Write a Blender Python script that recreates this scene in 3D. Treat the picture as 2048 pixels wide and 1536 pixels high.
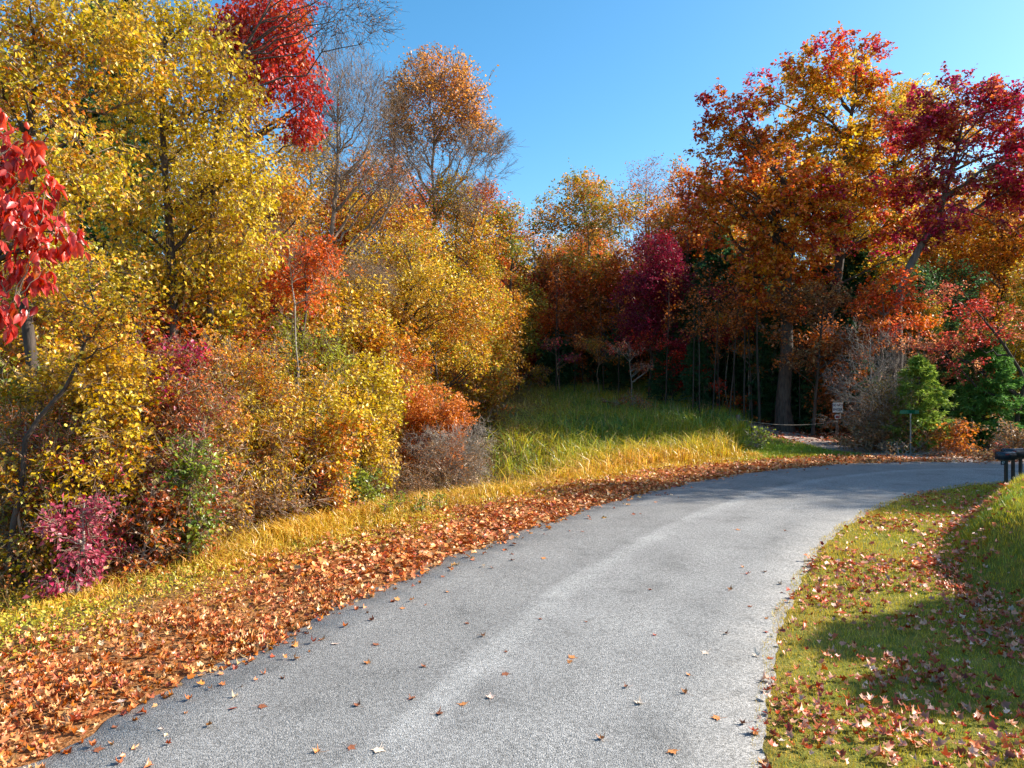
import bpy, math, random
import numpy as np
from mathutils import Vector

# ------------------------------------------------------------------ camera, sky, sun
for o in list(bpy.data.objects): bpy.data.objects.remove(o)
SC = bpy.context.scene
COL = SC.collection
FPX, CX, CY, CAMH = 1400.0, 1024.0, 768.0, 3.5      # focal length and centre in photograph pixels, eye height

cam_d = bpy.data.cameras.new('camera')
cam = bpy.data.objects.new('camera', cam_d); COL.objects.link(cam)
cam_d.sensor_width = 36.0
cam_d.lens = 36.0 * FPX / 2048.0
cam_d.clip_start = 0.05; cam_d.clip_end = 3000
cam.location = (0, 0, CAMH); cam.rotation_euler = (math.radians(90), 0, 0)
SC.camera = cam

SUN_EL, SUN_AZ = math.radians(34), math.radians(10)     # azimuth measured from +X towards +Y
sun_dir = Vector((math.cos(SUN_EL) * math.cos(SUN_AZ), math.cos(SUN_EL) * math.sin(SUN_AZ), math.sin(SUN_EL)))
world = bpy.data.worlds.new('World'); SC.world = world; world.use_nodes = True
wn = world.node_tree; bg = wn.nodes['Background']
sky = wn.nodes.new('ShaderNodeTexSky'); sky.sky_type = 'NISHITA'; sky.sun_disc = False
sky.sun_elevation = SUN_EL
sky.sun_rotation = math.radians(90) - SUN_AZ
sky.air_density = 1.0; sky.dust_density = 1.5; sky.ozone_density = 2.0; sky.altitude = 700
hs = wn.nodes.new('ShaderNodeHueSaturation'); hs.inputs['Saturation'].default_value = 1.3
hs.inputs['Hue'].default_value = 0.487
wn.links.new(sky.outputs[0], hs.inputs['Color']); wn.links.new(hs.outputs[0], bg.inputs[0])
bg.inputs[1].default_value = 0.135
sl = bpy.data.lights.new('sun', 'SUN'); sl.energy = 5.0; sl.angle = math.radians(0.53); sl.color = (1.0, 0.93, 0.82)
so = bpy.data.objects.new('sun', sl); COL.objects.link(so)
so.rotation_euler = (-sun_dir).to_track_quat('-Z', 'Y').to_euler()
so.location = (40, 10, 60)
vs = SC.view_settings
vs.view_transform = 'Standard'; vs.look = 'None'; vs.gamma = 1; vs.exposure = 1.02; vs.use_curve_mapping = False
SC.cycles.max_bounces = 6; SC.cycles.diffuse_bounces = 3; SC.cycles.glossy_bounces = 2
SC.cycles.transmission_bounces = 3; SC.cycles.transparent_max_bounces = 4

rng = np.random.default_rng(11)

# ------------------------------------------------------------------ helpers
def wx(px, Y): return (px - CX) / FPX * Y
def wz(py, Y): return CAMH + (CY - py) / FPX * Y

def mesh_np(name, V, faces, attrs=None, smooth=False, mats=(), mat_idx=None, uv=None):
    me = bpy.data.meshes.new(name)
    V = np.asarray(V, np.float32)
    sizes = np.concatenate([np.full(len(f), f.shape[1], np.int32) for f in faces]) if faces else np.zeros(0, np.int32)
    loops = np.concatenate([np.asarray(f, np.int32).ravel() for f in faces])
    starts = np.concatenate([[0], np.cumsum(sizes)[:-1]]).astype(np.int32)
    me.vertices.add(len(V)); me.vertices.foreach_set('co', V.ravel())
    me.loops.add(len(loops)); me.loops.foreach_set('vertex_index', loops)
    me.polygons.add(len(sizes)); me.polygons.foreach_set('loop_start', starts)
    if smooth: me.polygons.foreach_set('use_smooth', np.ones(len(sizes), bool))
    if mat_idx is not None: me.polygons.foreach_set('material_index', np.asarray(mat_idx, np.int32))
    for m in mats: me.materials.append(m)
    me.update(calc_edges=True)
    if attrs:
        for k, a in attrs.items():
            at = me.attributes.new(k, 'FLOAT', 'POINT'); at.data.foreach_set('value', np.asarray(a, np.float32))
    if uv is not None:
        l = me.uv_layers.new(name='UVMap'); l.data.foreach_set('uv', np.asarray(uv, np.float32)[loops].ravel())
    return me

def link(name, me, parent=None, loc=None):
    o = bpy.data.objects.new(name, me); COL.objects.link(o)
    if parent is not None: o.parent = parent
    if loc is not None: o.location = loc
    return o

def tag(o, label=None, cat=None, group=None, kind=None):
    if label: o['label'] = label
    if cat: o['category'] = cat
    if group: o['group'] = group
    if kind: o['kind'] = kind
    return o

def thing(name, label, cat, loc, group=None, rz=0.0):
    e = bpy.data.objects.new(name, None); COL.objects.link(e); e.location = loc; e.rotation_euler = (0, 0, rz)
    e.empty_display_size = 0.3
    return tag(e, label, cat, group)

def norm(v): return v / np.maximum(np.linalg.norm(v, axis=-1, keepdims=True), 1e-9)

def tubes(P, R, sides=5):
    """P (n,k,3) polylines, R (n,k) radii -> verts, quads"""
    n, k, _ = P.shape
    T = np.empty_like(P); T[:, 1:-1] = P[:, 2:] - P[:, :-2]; T[:, 0] = P[:, 1] - P[:, 0]; T[:, -1] = P[:, -1] - P[:, -2]
    T = norm(T)
    ref = np.zeros((n, 1, 3)); m = norm(P[:, -1] - P[:, 0])
    ref[:, 0] = np.where(np.abs(m[:, 2:3]) > 0.8, np.array([[1.0, 0.13, 0]]), np.array([[0, 0.1, 1.0]]))
    A = norm(np.cross(T, np.broadcast_to(ref, T.shape))); B = np.cross(T, A)
    th = np.arange(sides) / sides * 2 * math.pi
    ring = (A[:, :, None] * np.cos(th)[None, None, :, None] + B[:, :, None] * np.sin(th)[None, None, :, None]) * R[:, :, None, None]
    V = (P[:, :, None] + ring).reshape(-1, 3)
    i = np.arange(n)[:, None, None] * k * sides; j = np.arange(k - 1)[None, :, None] * sides
    s = np.arange(sides)[None, None, :]; s2 = (s + 1) % sides
    a = i + j + s; b = i + j + s2
    F = np.stack([a, b, b + sides, a + sides], -1).reshape(-1, 4)
    return V, F

def merge(parts):
    Vs, Fs, off = [], {}, 0
    for V, F in parts:
        for f in (F if isinstance(F, list) else [F]):
            Fs.setdefault(f.shape[1], []).append(f + off)
        Vs.append(V); off += len(V)
    return np.concatenate(Vs), [np.concatenate(v) for v in Fs.values()]

def bez(a, b, c, k):
    t = np.linspace(0, 1, k)[None, :, None]
    return a[:, None] * (1 - t) ** 2 + 2 * b[:, None] * t * (1 - t) + c[:, None] * t * t

LEAF = {
    'dia': (np.array([(0, 0, 0), (-.36, .45, .10), (0, 1, -.12), (.36, .45, .10)]), np.array([(0, 2, 1), (0, 3, 2)])),
    'lance': (np.array([(0, 0, 0), (-.17, .4, .05), (0, 1, -.25), (.17, .4, .05)]), np.array([(0, 2, 1), (0, 3, 2)])),
    'oak': (np.array([(0, 0, 0), (-.36, .28, .06), (-.2, .48, .02), (-.34, .72, 0), (0, 1, -.14), (.34, .72, 0), (.2, .48, .02), (.36, .28, .06)]),
            np.array([(0, 2, 1), (0, 6, 2), (0, 7, 6), (2, 4, 3), (2, 6, 4), (6, 5, 4)])),
    'maple': (np.array([(0, .32, 0), (0, 0, 0), (-.36, .02, .06), (-.26, .22, .02), (-.56, .5, .08), (-.2, .52, 0), (0, 1.0, -.1), (.2, .52, 0),
                        (.56, .5, .08), (.26, .22, .02), (.36, .02, .06)]),
              np.array([(0, i, i % 10 + 1) for i in range(1, 11)])[:, [0, 2, 1]]),
    'litter': (np.array([(0, .4, 0), (0, 0, .05), (-.34, .12, .12), (-.25, .32, .02), (-.44, .56, .14), (-.18, .66, .02), (0, .98, .05), (.2, .62, .0),
                        (.46, .5, .14), (.26, .3, .02), (.3, .08, .12)]),
              np.array([(0, i, i % 10 + 1) for i in range(1, 11)])[:, [0, 2, 1]]),
    'sour': (np.array([(0, 0, 0), (-.2, .2, .06), (-.27, .5, .08), (-.16, .8, .02), (0, 1.05, -.12), (.16, .8, .02), (.27, .5, .08), (.2, .2, .06), (0, .5, 0)]),
              np.array([(8, i, (i + 1) % 8) for i in range(8)])[:, [0, 2, 1]]),
    'needle': (np.array([(-.035, 0, 0), (.035, 0, 0), (0, 1, -.05)]), np.array([(0, 1, 2)])),
}

def leaves(pos, size, shape, rg, up=0.5, hang=0.0, outv=None, cl=None, curl=0.0):
    """scatter leaves; up = how much normals tend upward; hang = how much the blades droop"""
    n = len(pos); T, F = LEAF[shape]
    nn = rg.normal(size=(n, 3)); nn[:, 2] = np.abs(nn[:, 2]) + up * 2.0; nn = norm(nn)
    d = rg.normal(size=(n, 3))
    if outv is not None: d += outv
    d[:, 2] -= hang * 3.0
    y = norm(d - nn * np.sum(d * nn, 1, keepdims=True) * (1.0 - 0.8 * min(hang, 1))); x = norm(np.cross(y, nn)); z = np.cross(x, y)
    t = T[None] * np.ones((n, 1, 1))
    if curl:
        c = rg.normal(0, curl, size=(n, 1)); c2 = rg.uniform(0, curl * 1.5, size=(n, 1))
        t[:, :, 2] += c2 * (T[None, :, 0] ** 2 * 3.0) + c * (T[None, :, 1] - .4) ** 2
    sz = (size * rg.uniform(0.5, 1.42, n))[:, None, None]
    V = pos[:, None] + sz * (t[..., 0:1] * x[:, None] + t[..., 1:2] * y[:, None] + t[..., 2:3] * z[:, None])
    k = len(T)
    Fo = (np.arange(n)[:, None, None] * k + F[None]).reshape(-1, 3)
    rv = np.repeat(rg.uniform(0, 1, n), k)
    cv = np.repeat(cl if cl is not None else np.full(n, .5), k)
    return V.reshape(-1, 3), Fo, cv, rv

# ------------------------------------------------------------------ materials
def nodes(m):
    m.use_nodes = True; nt = m.node_tree; nt.nodes.clear()
    return nt, nt.nodes, nt.links

def ramp(n, cols, interp='LINEAR'):
    r = n.new('ShaderNodeValToRGB'); e = r.color_ramp.elements; r.color_ramp.interpolation = interp
    while len(e) > 1: e.remove(e[-1])
    for i, c in enumerate(cols):
        if len(c) == 4: p, c = c[0], c[1:]
        else: p = i / max(1, len(cols) - 1)
        el = e[0] if i == 0 else e.new(p)
        el.position = p; el.color = (*c, 1)
    return r

def attr(n, name):
    a = n.new('ShaderNodeAttribute'); a.attribute_name = name; return a.outputs['Fac']

def math_(nt, op, a, b=None, c=None):
    m = nt.nodes.new('ShaderNodeMath'); m.operation = op
    for i, v in enumerate((a, b, c)):
        if v is None: continue
        if isinstance(v, (int, float)): m.inputs[i].default_value = v
        else: nt.links.new(v, m.inputs[i])
    return m.outputs[0]

_lm = {}
def leaf_mat(name, cols, trans=0.47, jitter=0.16, gloss=0.035):
    if name in _lm: return _lm[name]
    m = bpy.data.materials.new(name); nt, n, l = nodes(m)
    cl, rv = attr(n, 'cl'), attr(n, 'rv')
    f = math_(nt, 'ADD', math_(nt, 'MULTIPLY', cl, 1 - jitter), math_(nt, 'MULTIPLY', rv, jitter))
    r = ramp(n, cols); l.new(f, r.inputs[0])
    # leaf to leaf difference in tone, and slightly blotchy blades
    w = math_(nt, 'FRACT', math_(nt, 'MULTIPLY', rv, 17.3))
    h = n.new('ShaderNodeHueSaturation'); l.new(r.outputs[0], h.inputs['Color'])
    l.new(math_(nt, 'MULTIPLY_ADD', w, .95, .5), h.inputs['Value'])
    l.new(math_(nt, 'MULTIPLY_ADD', w, -.15, 1.08), h.inputs['Saturation'])
    d = n.new('ShaderNodeBsdfDiffuse'); t = n.new('ShaderNodeBsdfTranslucent'); g = n.new('ShaderNodeBsdfGlossy')
    g.inputs['Roughness'].default_value = .38; g.inputs['Color'].default_value = (1, 1, 1, 1)
    l.new(h.outputs[0], d.inputs[0]); l.new(h.outputs[0], t.inputs[0])
    x = n.new('ShaderNodeMixShader'); x.inputs[0].default_value = trans; l.new(d.outputs[0], x.inputs[1]); l.new(t.outputs[0], x.inputs[2])
    x2 = n.new('ShaderNodeMixShader'); x2.inputs[0].default_value = gloss; l.new(x.outputs[0], x2.inputs[1]); l.new(g.outputs[0], x2.inputs[2])
    o = n.new('ShaderNodeOutputMaterial'); l.new(x2.outputs[0], o.inputs[0])
    _lm[name] = m; return m

YEL, GOLD, ORG = (.90, .62, .02), (.80, .42, .02), (.80, .21, .012)
RED, CRIM, MAG, MAR = (.76, .055, .008), (.52, .018, .012), (.62, .025, .15), (.26, .014, .045)
LIME, GRN, DGRN, BRN, TAN = (.42, .46, .03), (.13, .22, .03), (.03, .075, .02), (.26, .11, .035), (.50, .30, .11)
OLV = (.30, .27, .03)
PAL = dict(
    yellow=[OLV, YEL, (.62, .52, .03), YEL, (.5, .3, .05), GOLD, YEL, (.34, .38, .04), YEL, (.7, .16, .03), YEL, (.4, .2, .05)], gold=[OLV, GOLD, YEL, (.5, .42, .04), ORG, GOLD, BRN, YEL], orange=[GOLD, ORG, ORG, RED, GOLD],
    flame=[YEL, ORG, RED, ORG, RED], scarlet=[RED, RED, CRIM, (.6, .04, .02), ORG, RED], crimson=[MAR, MAG, (.55, .03, .13), CRIM, MAG, ORG, (.5, .02, .12), MAR, (.6, .3, .04), MAG], dogwood=[(.72, .14, .05), (.55, .04, .04), (.74, .34, .12), (.62, .07, .08), (.6, .24, .06)], poplar=[(.84, .48, .05), (.80, .32, .07), (.86, .42, .04), (.74, .26, .10), (.86, .54, .05)],
    maroon=[MAR, (.34, .01, .05), (.26, .01, .05), CRIM], oak=[(.12, .2, .03), OLV, GOLD, YEL, ORG, (.5, .4, .04), GOLD, ORG, CRIM, MAG, ORG, MAG], oakb=[(.12, .2, .03), OLV, ORG, GOLD, (.55, .12, .04), ORG, GOLD, CRIM, ORG, MAR, CRIM],
    oakgo=[GRN, OLV, GOLD, ORG, (.34, .3, .03), GOLD, (.16, .22, .03)], oakg=[OLV, (.2, .28, .03), GOLD, OLV, ORG, GOLD, (.5, .1, .03)], mixred=[BRN, (.42, .04, .06), OLV, ORG, (.5, .1, .03), TAN, (.3, .3, .04), (.45, .03, .08), GOLD], mix=[BRN, YEL, OLV, ORG, YEL, (.42, .2, .06), (.5, .1, .03), GOLD, LIME, GOLD], brown=[BRN, TAN, (.18, .07, .03), ORG, BRN],
    lime=[LIME, (.5, .48, .03), GRN, LIME], green=[GRN, (.08, .16, .03), LIME, GRN], pine=[(.03, .09, .025), (.05, .13, .03), (.07, .16, .04)],
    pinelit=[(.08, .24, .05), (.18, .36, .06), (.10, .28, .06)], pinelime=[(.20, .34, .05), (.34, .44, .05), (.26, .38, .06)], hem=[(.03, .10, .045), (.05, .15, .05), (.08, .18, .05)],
    rose=[MAG, (.5, .04, .10), (.6, .16, .2), CRIM], dry=[TAN, BRN, (.4, .22, .08), OLV], rust=[(.80, .24, .03), (.62, .20, .04), (.86, .32, .03), (.72, .28, .06)], orangemix=[GOLD, ORG, (.5, .2, .05), OLV, ORG, BRN], pinkbud=[(.35, .12, .10), (.45, .2, .12), ORG],
    litter=[(.68, .26, .07), (.52, .12, .035), (.74, .42, .16), (.34, .06, .025), (.74, .27, .05), (.56, .10, .03), (.70, .36, .11), (.84, .60, .34)],
    litterred=[(.60, .10, .03), (.70, .32, .18), (.42, .045, .03), (.74, .20, .04), (.78, .50, .36), (.62, .10, .03), (.5, .07, .03)],
)
def L(k): return leaf_mat('leaf_' + k, PAL[k])

def bark(name, c1, c2, sc=9.0, zs=.25):
    m = bpy.data.materials.new(name); nt, n, l = nodes(m)
    tc = n.new('ShaderNodeTexCoord'); mp = n.new('ShaderNodeMapping'); mp.inputs['Scale'].default_value = (1, 1, zs)
    l.new(tc.outputs['Object'], mp.inputs[0])
    no = n.new('ShaderNodeTexNoise'); no.inputs['Scale'].default_value = sc; no.inputs['Detail'].default_value = 6; l.new(mp.outputs[0], no.inputs[0])
    r = ramp(n, [(.3, *c1), (.62, *c2)]); l.new(no.outputs[0], r.inputs[0])
    b = n.new('ShaderNodeBump'); b.inputs['Strength'].default_value = .7; b.inputs['Distance'].default_value = .04; l.new(no.outputs[0], b.inputs['Height'])
    p = n.new('ShaderNodeBsdfPrincipled'); p.inputs['Roughness'].default_value = .9; l.new(r.outputs[0], p.inputs['Base Color']); l.new(b.outputs[0], p.inputs['Normal'])
    o = n.new('ShaderNodeOutputMaterial'); l.new(p.outputs[0], o.inputs[0]); return m
BARK = bark('bark_grey', (.05, .04, .032), (.19, .16, .13))
BARKD = bark('bark_dark', (.025, .018, .014), (.09, .065, .05))
BARKP = bark('bark_pale', (.16, .13, .10), (.40, .34, .28))
BARKT = bark('bark_tan', (.10, .065, .04), (.32, .22, .15))

def plain(name, col, rough=.6, metal=0.0, nscale=14, var=.35, bump=.1):
    m = bpy.data.materials.new(name); nt, n, l = nodes(m)
    no = n.new('ShaderNodeTexNoise'); no.inputs['Scale'].default_value = nscale; no.inputs['Detail'].default_value = 5
    tc = n.new('ShaderNodeTexCoord'); l.new(tc.outputs['Object'], no.inputs[0])
    c = np.array(col); r = ramp(n, [(.3, *(c * (1 - var))), (.7, *np.minimum(c * (1 + var * .6), 1))]); l.new(no.outputs[0], r.inputs[0])
    p = n.new('ShaderNodeBsdfPrincipled'); p.inputs['Roughness'].default_value = rough; p.inputs['Metallic'].default_value = metal
    l.new(r.outputs[0], p.inputs['Base Color'])
    b = n.new('ShaderNodeBump'); b.inputs['Strength'].default_value = bump; l.new(no.outputs[0], b.inputs['Height']); l.new(b.outputs[0], p.inputs['Normal'])
    o = n.new('ShaderNodeOutputMaterial'); l.new(p.outputs[0], o.inputs[0]); return m

# ------------------------------------------------------------------ road line and terrain
HW = 3.18
CP = np.array([(-10.5, -22), (-7.6, -13), (-5.2, -5), (-2.7, 2), (-.95, 6.8), (.6, 10.6), (2.15, 13.6), (4.75, 17.9), (8.45, 22.4), (12.0, 25.5), (15.9, 27.7),
               (20.3, 28.1), (26, 26.6), (34, 22.5), (46, 16)], float)
def catmull(P, per=14):
    out = []
    Q = np.vstack([2 * P[0] - P[1], P, 2 * P[-1] - P[-2]])
    for i in range(1, len(Q) - 2):
        t = np.linspace(0, 1, per, endpoint=False)[:, None]
        p0, p1, p2, p3 = Q[i - 1], Q[i], Q[i + 1], Q[i + 2]
        out.append(.5 * (2 * p1 + (p2 - p0) * t + (2 * p0 - 5 * p1 + 4 * p2 - p3) * t ** 2 + (3 * p1 - p0 - 3 * p2 + p3) * t ** 3))
    return np.vstack(out + [P[-1:]])
RL = catmull(CP); RT = norm(np.gradient(RL, axis=0)); RN = np.stack([RT[:, 1], -RT[:, 0]], 1)   # right-hand normal
RU = np.concatenate([[0], np.cumsum(np.linalg.norm(np.diff(RL, axis=0), axis=1))])
def sdist(x, y):
    x = np.atleast_1d(np.asarray(x, float)); y = np.atleast_1d(np.asarray(y, float))
    sh = x.shape; x = x.ravel(); y = y.ravel(); s = np.empty(len(x)); u = np.empty(len(x))
    for a in range(0, len(x), 40000):
        dx = x[a:a + 40000, None] - RL[None, :, 0]; dy = y[a:a + 40000, None] - RL[None, :, 1]
        d2 = dx * dx + dy * dy; i = d2.argmin(1); r = np.arange(len(i))
        s[a:a + 40000] = np.sqrt(d2[r, i]) * np.sign(dx[r, i] * RN[i, 0] + dy[r, i] * RN[i, 1])
        # finer: perpendicular component when beside the line
        perp = dx[r, i] * RN[i, 0] + dy[r, i] * RN[i, 1]; along = dx[r, i] * RT[i, 0] + dy[r, i] * RT[i, 1]
        ok = np.abs(along) < .6
        s[a:a + 40000] = np.where(ok, perp, s[a:a + 40000]); u[a:a + 40000] = RU[i] + np.clip(along, -.6, .6)
    return s.reshape(sh), u.reshape(sh)
def sstep(a, b, x):
    t = np.clip((x - a) / (b - a), 0, 1); return t * t * (3 - 2 * t)
def wob(x, y, f, ph=0.0):
    return (np.sin(x * f + ph + 1.3 * np.sin(y * f * .7 + ph)) + np.sin(y * f * 1.3 + 2 * ph + 1.1 * np.sin(x * f * .6)) + np.sin((x + y) * f * .8 + ph * 3)) / 3
DRV = catmull(np.array([(23.5, 31.0), (20.6, 33.2), (18.6, 36), (17.2, 40), (16.4, 45), (14, 52), (9, 60)], float), 10)
def ddrive(x, y):
    x = np.asarray(x, float); y = np.asarray(y, float)
    return np.sqrt(((x[..., None] - DRV[:, 0]) ** 2 + (y[..., None] - DRV[:, 1]) ** 2).min(-1))
def hz(x, y):
    x = np.atleast_1d(np.asarray(x, float)); y = np.atleast_1d(np.asarray(y, float))
    s, u = sdist(x, y)
    z = .03 * wob(x, y, .9)
    z = z * sstep(3.2, 4.4, np.abs(s)) - .03 * sstep(3.0, 3.6, np.abs(s))
    # ditch on the left, deep hollow near the culvert
    dl = sstep(-6.2, -9.5, s) * (1 - sstep(-12, -16, s))
    z -= dl * (.35 + 1.0 * np.exp(-((x - .3) ** 2 + (y - 29) ** 2) / 22.0)) * np.where(y > 5, 1, .3) * (1 - sstep(9, 13, x))
    # meadow and woods rise away from the road
    rise = .105 * np.clip(y - 35, 0, 60) * sstep(-30, -4, x) + .03 * np.clip(y - 35, 0, 60) * (1 - sstep(-30, -4, x))
    rise *= 1 - .55 * sstep(12, 19, x)
    z += rise * sstep(-6, -12, s)
    # bank on the right
    b0 = 5.15 + .9 * sstep(14, 10, y) + 1.0 * sstep(10, 7, y)
    b = sstep(b0, b0 + 1.7, s) * (1 - sstep(21, 25.5, y + .25 * (x - 14))) * sstep(-6, 4, y)
    z += b * (1.3 + .12 * wob(x, y, .8, 1.) + .10 * np.clip(s - 8.2, 0, 14))
    far = np.hypot(x, y); z += .16 * np.clip(far - 105, 0, 120)
    return z
def h1(x, y): return float(hz(x, y)[0])

def axis(lo, hi, c0, c1, fine, grow=1.09):
    m = list(np.arange(c0, c1 + fine, fine)); st = fine
    while m[-1] < hi: st *= grow; m.append(m[-1] + st)
    st = fine; a = []
    v = c0
    while v > lo: st *= grow; v -= st; a.append(v)
    return np.array(a[::-1] + m)
gx = axis(-420, 420, -14, 24, .22); gy = axis(-80, 520, 4, 40, .22)
GX, GY = np.meshgrid(gx, gy); GZ = hz(GX, GY)
nx, ny = len(gx), len(gy)
V = np.stack([GX, GY, GZ], -1).reshape(-1, 3)
i = (np.arange(ny - 1)[:, None] * nx + np.arange(nx - 1)[None]).ravel()
F = np.stack([i, i + 1, i + 1 + nx, i + nx], 1)
S, U = sdist(GX, GY); D = ddrive(GX, GY)
lawn = (sstep(3.0, 3.4, S) * (1 - sstep(26, 30, GY)) * (S < 30))
patch = np.exp(-(((GX - 13.2) / 3.2) ** 2 + ((GY - 35.5) / 3.2) ** 2))
litter = np.where(S < 0, 1 - sstep(-5.6, -7.4, S + .5 * wob(GX, GY, 1.1)), 0.0) + sstep(-17, -21, S) * sstep(0.4, .6, .55 + .3 * wob(GX, GY, .4))
a_lawn = np.clip(lawn + patch * 1.2, 0, 1).ravel(); a_lit = np.clip(litter * (1 - patch), 0, 1).ravel()
def ground_mat():
    m = bpy.data.materials.new('ground_soil_grass'); nt, n, l = nodes(m)
    tc = n.new('ShaderNodeTexCoord')
    def noise(sc, det=5):
        t = n.new('ShaderNodeTexNoise'); t.inputs['Scale'].default_value = sc; t.inputs['Detail'].default_value = det
        l.new(tc.outputs['Object'], t.inputs[0]); return t.outputs[0]
    n1, n2, n3 = noise(.6), noise(5), noise(24, 8)
    def mix(f, a, b):
        x = n.new('ShaderNodeMix'); x.data_type = 'RGBA'; l.new(f, x.inputs[0]); l.new(a, x.inputs[6]); l.new(b, x.inputs[7]); return x.outputs[2]
    def rr(f, cols):
        r = ramp(n, cols); l.new(f, r.inputs[0]); return r.outputs[0]
    wild = rr(n2, [(.3, .05, .04, .015), (.5, .13, .09, .03), (.68, .2, .14, .04)])
    lw = rr(n2, [(.3, .10, .12, .02), (.5, .19, .18, .03), (.7, .28, .2, .05)])
    lt = rr(n3, [(.3, .09, .035, .012), (.48, .3, .11, .03), (.58, .4, .2, .08), (.7, .16, .05, .02)])
    c = mix(attr(n, 'lawn'), wild, lw); c = mix(attr(n, 'litter'), c, lt)
    b = n.new('ShaderNodeBump'); b.inputs['Strength'].default_value = .8; b.inputs['Distance'].default_value = .05; l.new(n3, b.inputs['Height'])
    p = n.new('ShaderNodeBsdfPrincipled'); p.inputs['Roughness'].default_value = .95; p.inputs['Specular IOR Level'].default_value = .15
    l.new(c, p.inputs['Base Color']); l.new(b.outputs[0], p.inputs['Normal'])
    o = n.new('ShaderNodeOutputMaterial'); l.new(p.outputs[0], o.inputs[0]); return m
g = link('ground', mesh_np('ground', V, [F], dict(lawn=a_lawn, litter=a_lit), True, [ground_mat()]))
tag(g, kind='structure')

# road: a crowned slab with UV = (metres across, metres along)
def road_mat():
    m = bpy.data.materials.new('worn_asphalt'); nt, n, l = nodes(m)
    uv = n.new('ShaderNodeUVMap'); uv.uv_map = 'UVMap'; sp = n.new('ShaderNodeSeparateXYZ'); l.new(uv.outputs[0], sp.inputs[0])
    tc = n.new('ShaderNodeTexCoord')
    vo = n.new('ShaderNodeTexVoronoi'); vo.inputs['Scale'].default_value = 62; l.new(tc.outputs['Object'], vo.inputs[0])
    v2 = n.new('ShaderNodeTexNoise'); v2.inputs['Scale'].default_value = 30; v2.inputs['Detail'].default_value = 6; v2.inputs['Roughness'].default_value = .75; l.new(tc.outputs['Object'], v2.inputs[0])
    big = n.new('ShaderNodeTexNoise'); big.inputs['Scale'].default_value = .55; big.inputs['Detail'].default_value = 4
    mp = n.new('ShaderNodeMapping'); mp.inputs['Scale'].default_value = (1.0, .16, 1); l.new(uv.outputs[0], mp.inputs[0])
    mp2 = n.new('ShaderNodeTexNoise'); mp2.inputs['Scale'].default_value = 1.6; mp2.inputs['Detail'].default_value = 4; l.new(mp.outputs[0], mp2.inputs[0])
    l.new(tc.outputs['Object'], big.inputs[0])
    # stones: each cell its own grey
    sc = n.new('ShaderNodeSeparateColor'); l.new(vo.outputs['Color'], sc.inputs[0])
    st = ramp(n, [(.0, .125, .122, .116), (.3, .212, .207, .198), (.65, .325, .316, .302), (1, .48, .466, .445)])
    l.new(math_(nt, 'MULTIPLY_ADD', v2.outputs[0], .9, math_(nt, 'MULTIPLY_ADD', sc.outputs[0], .75, -.38)), st.inputs[0])
    # worn strip beside the paving seam, wheel tracks, edges
    x = math_(nt, 'ADD', sp.outputs[0], math_(nt, 'MULTIPLY_ADD', mp2.outputs[0], .5, -.25))
    strip = ramp(n, [(.0, .98, .97, .95), (.2, .88, .87, .86), (.39, .90, .895, .885), (.42, .86, .855, .85), (.45, 1.19, 1.19, 1.18), (.48, 1.20, 1.2, 1.19), (.53, 1.02, 1.015, 1.01), (.64, .98, .975, .965), (.72, 1.07, 1.065, 1.055), (.85, .97, .965, .955), (1, 1.02, 1.01, 1.0)])
    l.new(math_(nt, 'MULTIPLY_ADD', x, 1 / (2 * HW), .5), strip.inputs[0])
    bl = ramp(n, [(.3, .86, .86, .86), (.7, 1.12, 1.12, 1.12)]); l.new(big.outputs[0], bl.inputs[0])
    def mul(a, b):
        q = n.new('ShaderNodeMix'); q.data_type = 'RGBA'; q.blend_type = 'MULTIPLY'; q.inputs[0].default_value = 1; q.clamp_result = False
        l.new(a, q.inputs[6]); l.new(b, q.inputs[7]); return q.outputs[2]
    c = mul(mul(st.outputs[0], strip.outputs[0]), bl.outputs[0])
    # hairline cracks and a few darker oil stained blotches
    cv = n.new('ShaderNodeTexVoronoi'); cv.feature = 'DISTANCE_TO_EDGE'; cv.inputs['Scale'].default_value = .32
    wn_ = n.new('ShaderNodeVectorMath'); wn_.operation = 'ADD'; wsc = n.new('ShaderNodeTexNoise'); wsc.inputs['Scale'].default_value = 1.3; wsc.inputs['Detail'].default_value = 6
    l.new(tc.outputs['Object'], wsc.inputs[0]); l.new(tc.outputs['Object'], wn_.inputs[0]); l.new(wsc.outputs['Color'], wn_.inputs[1]); l.new(wn_.outputs[0], cv.inputs[0])
    ck = ramp(n, [(.0, .78, .77, .76), (.003, .92, .92, .92), (.006, 1, 1, 1)]); l.new(cv.outputs['Distance'], ck.inputs[0]); c = mul(c, ck.outputs[0])
    sn = n.new('ShaderNodeTexNoise'); sn.inputs['Scale'].default_value = 1.1; sn.inputs['Detail'].default_value = 3; l.new(tc.outputs['Object'], sn.inputs[0])
    sr = ramp(n, [(.0, .78, .78, .78), (.34, .88, .88, .88), (.42, 1, 1, 1)]); l.new(sn.outputs[0], sr.inputs[0]); c = mul(c, sr.outputs[0])
    # sandy grit along the edges
    ed = math_(nt, 'MULTIPLY', sp.outputs[0], -1.0)
    ef = n.new('ShaderNodeMapRange'); ef.inputs[1].default_value = 2.9; ef.inputs[2].default_value = 3.3
    l.new(math_(nt, 'ADD', ed, math_(nt, 'MULTIPLY_ADD', v2.outputs[0], .5, -.25)), ef.inputs[0])
    q = n.new('ShaderNodeMix'); q.data_type = 'RGBA'; l.new(math_(nt, 'MULTIPLY', ef.outputs[0], .65), q.inputs[0]); l.new(c, q.inputs[6]); q.inputs[7].default_value = (.42, .33, .25, 1)
    b = n.new('ShaderNodeBump'); b.inputs['Strength'].default_value = .9; b.inputs['Distance'].default_value = .012
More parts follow.
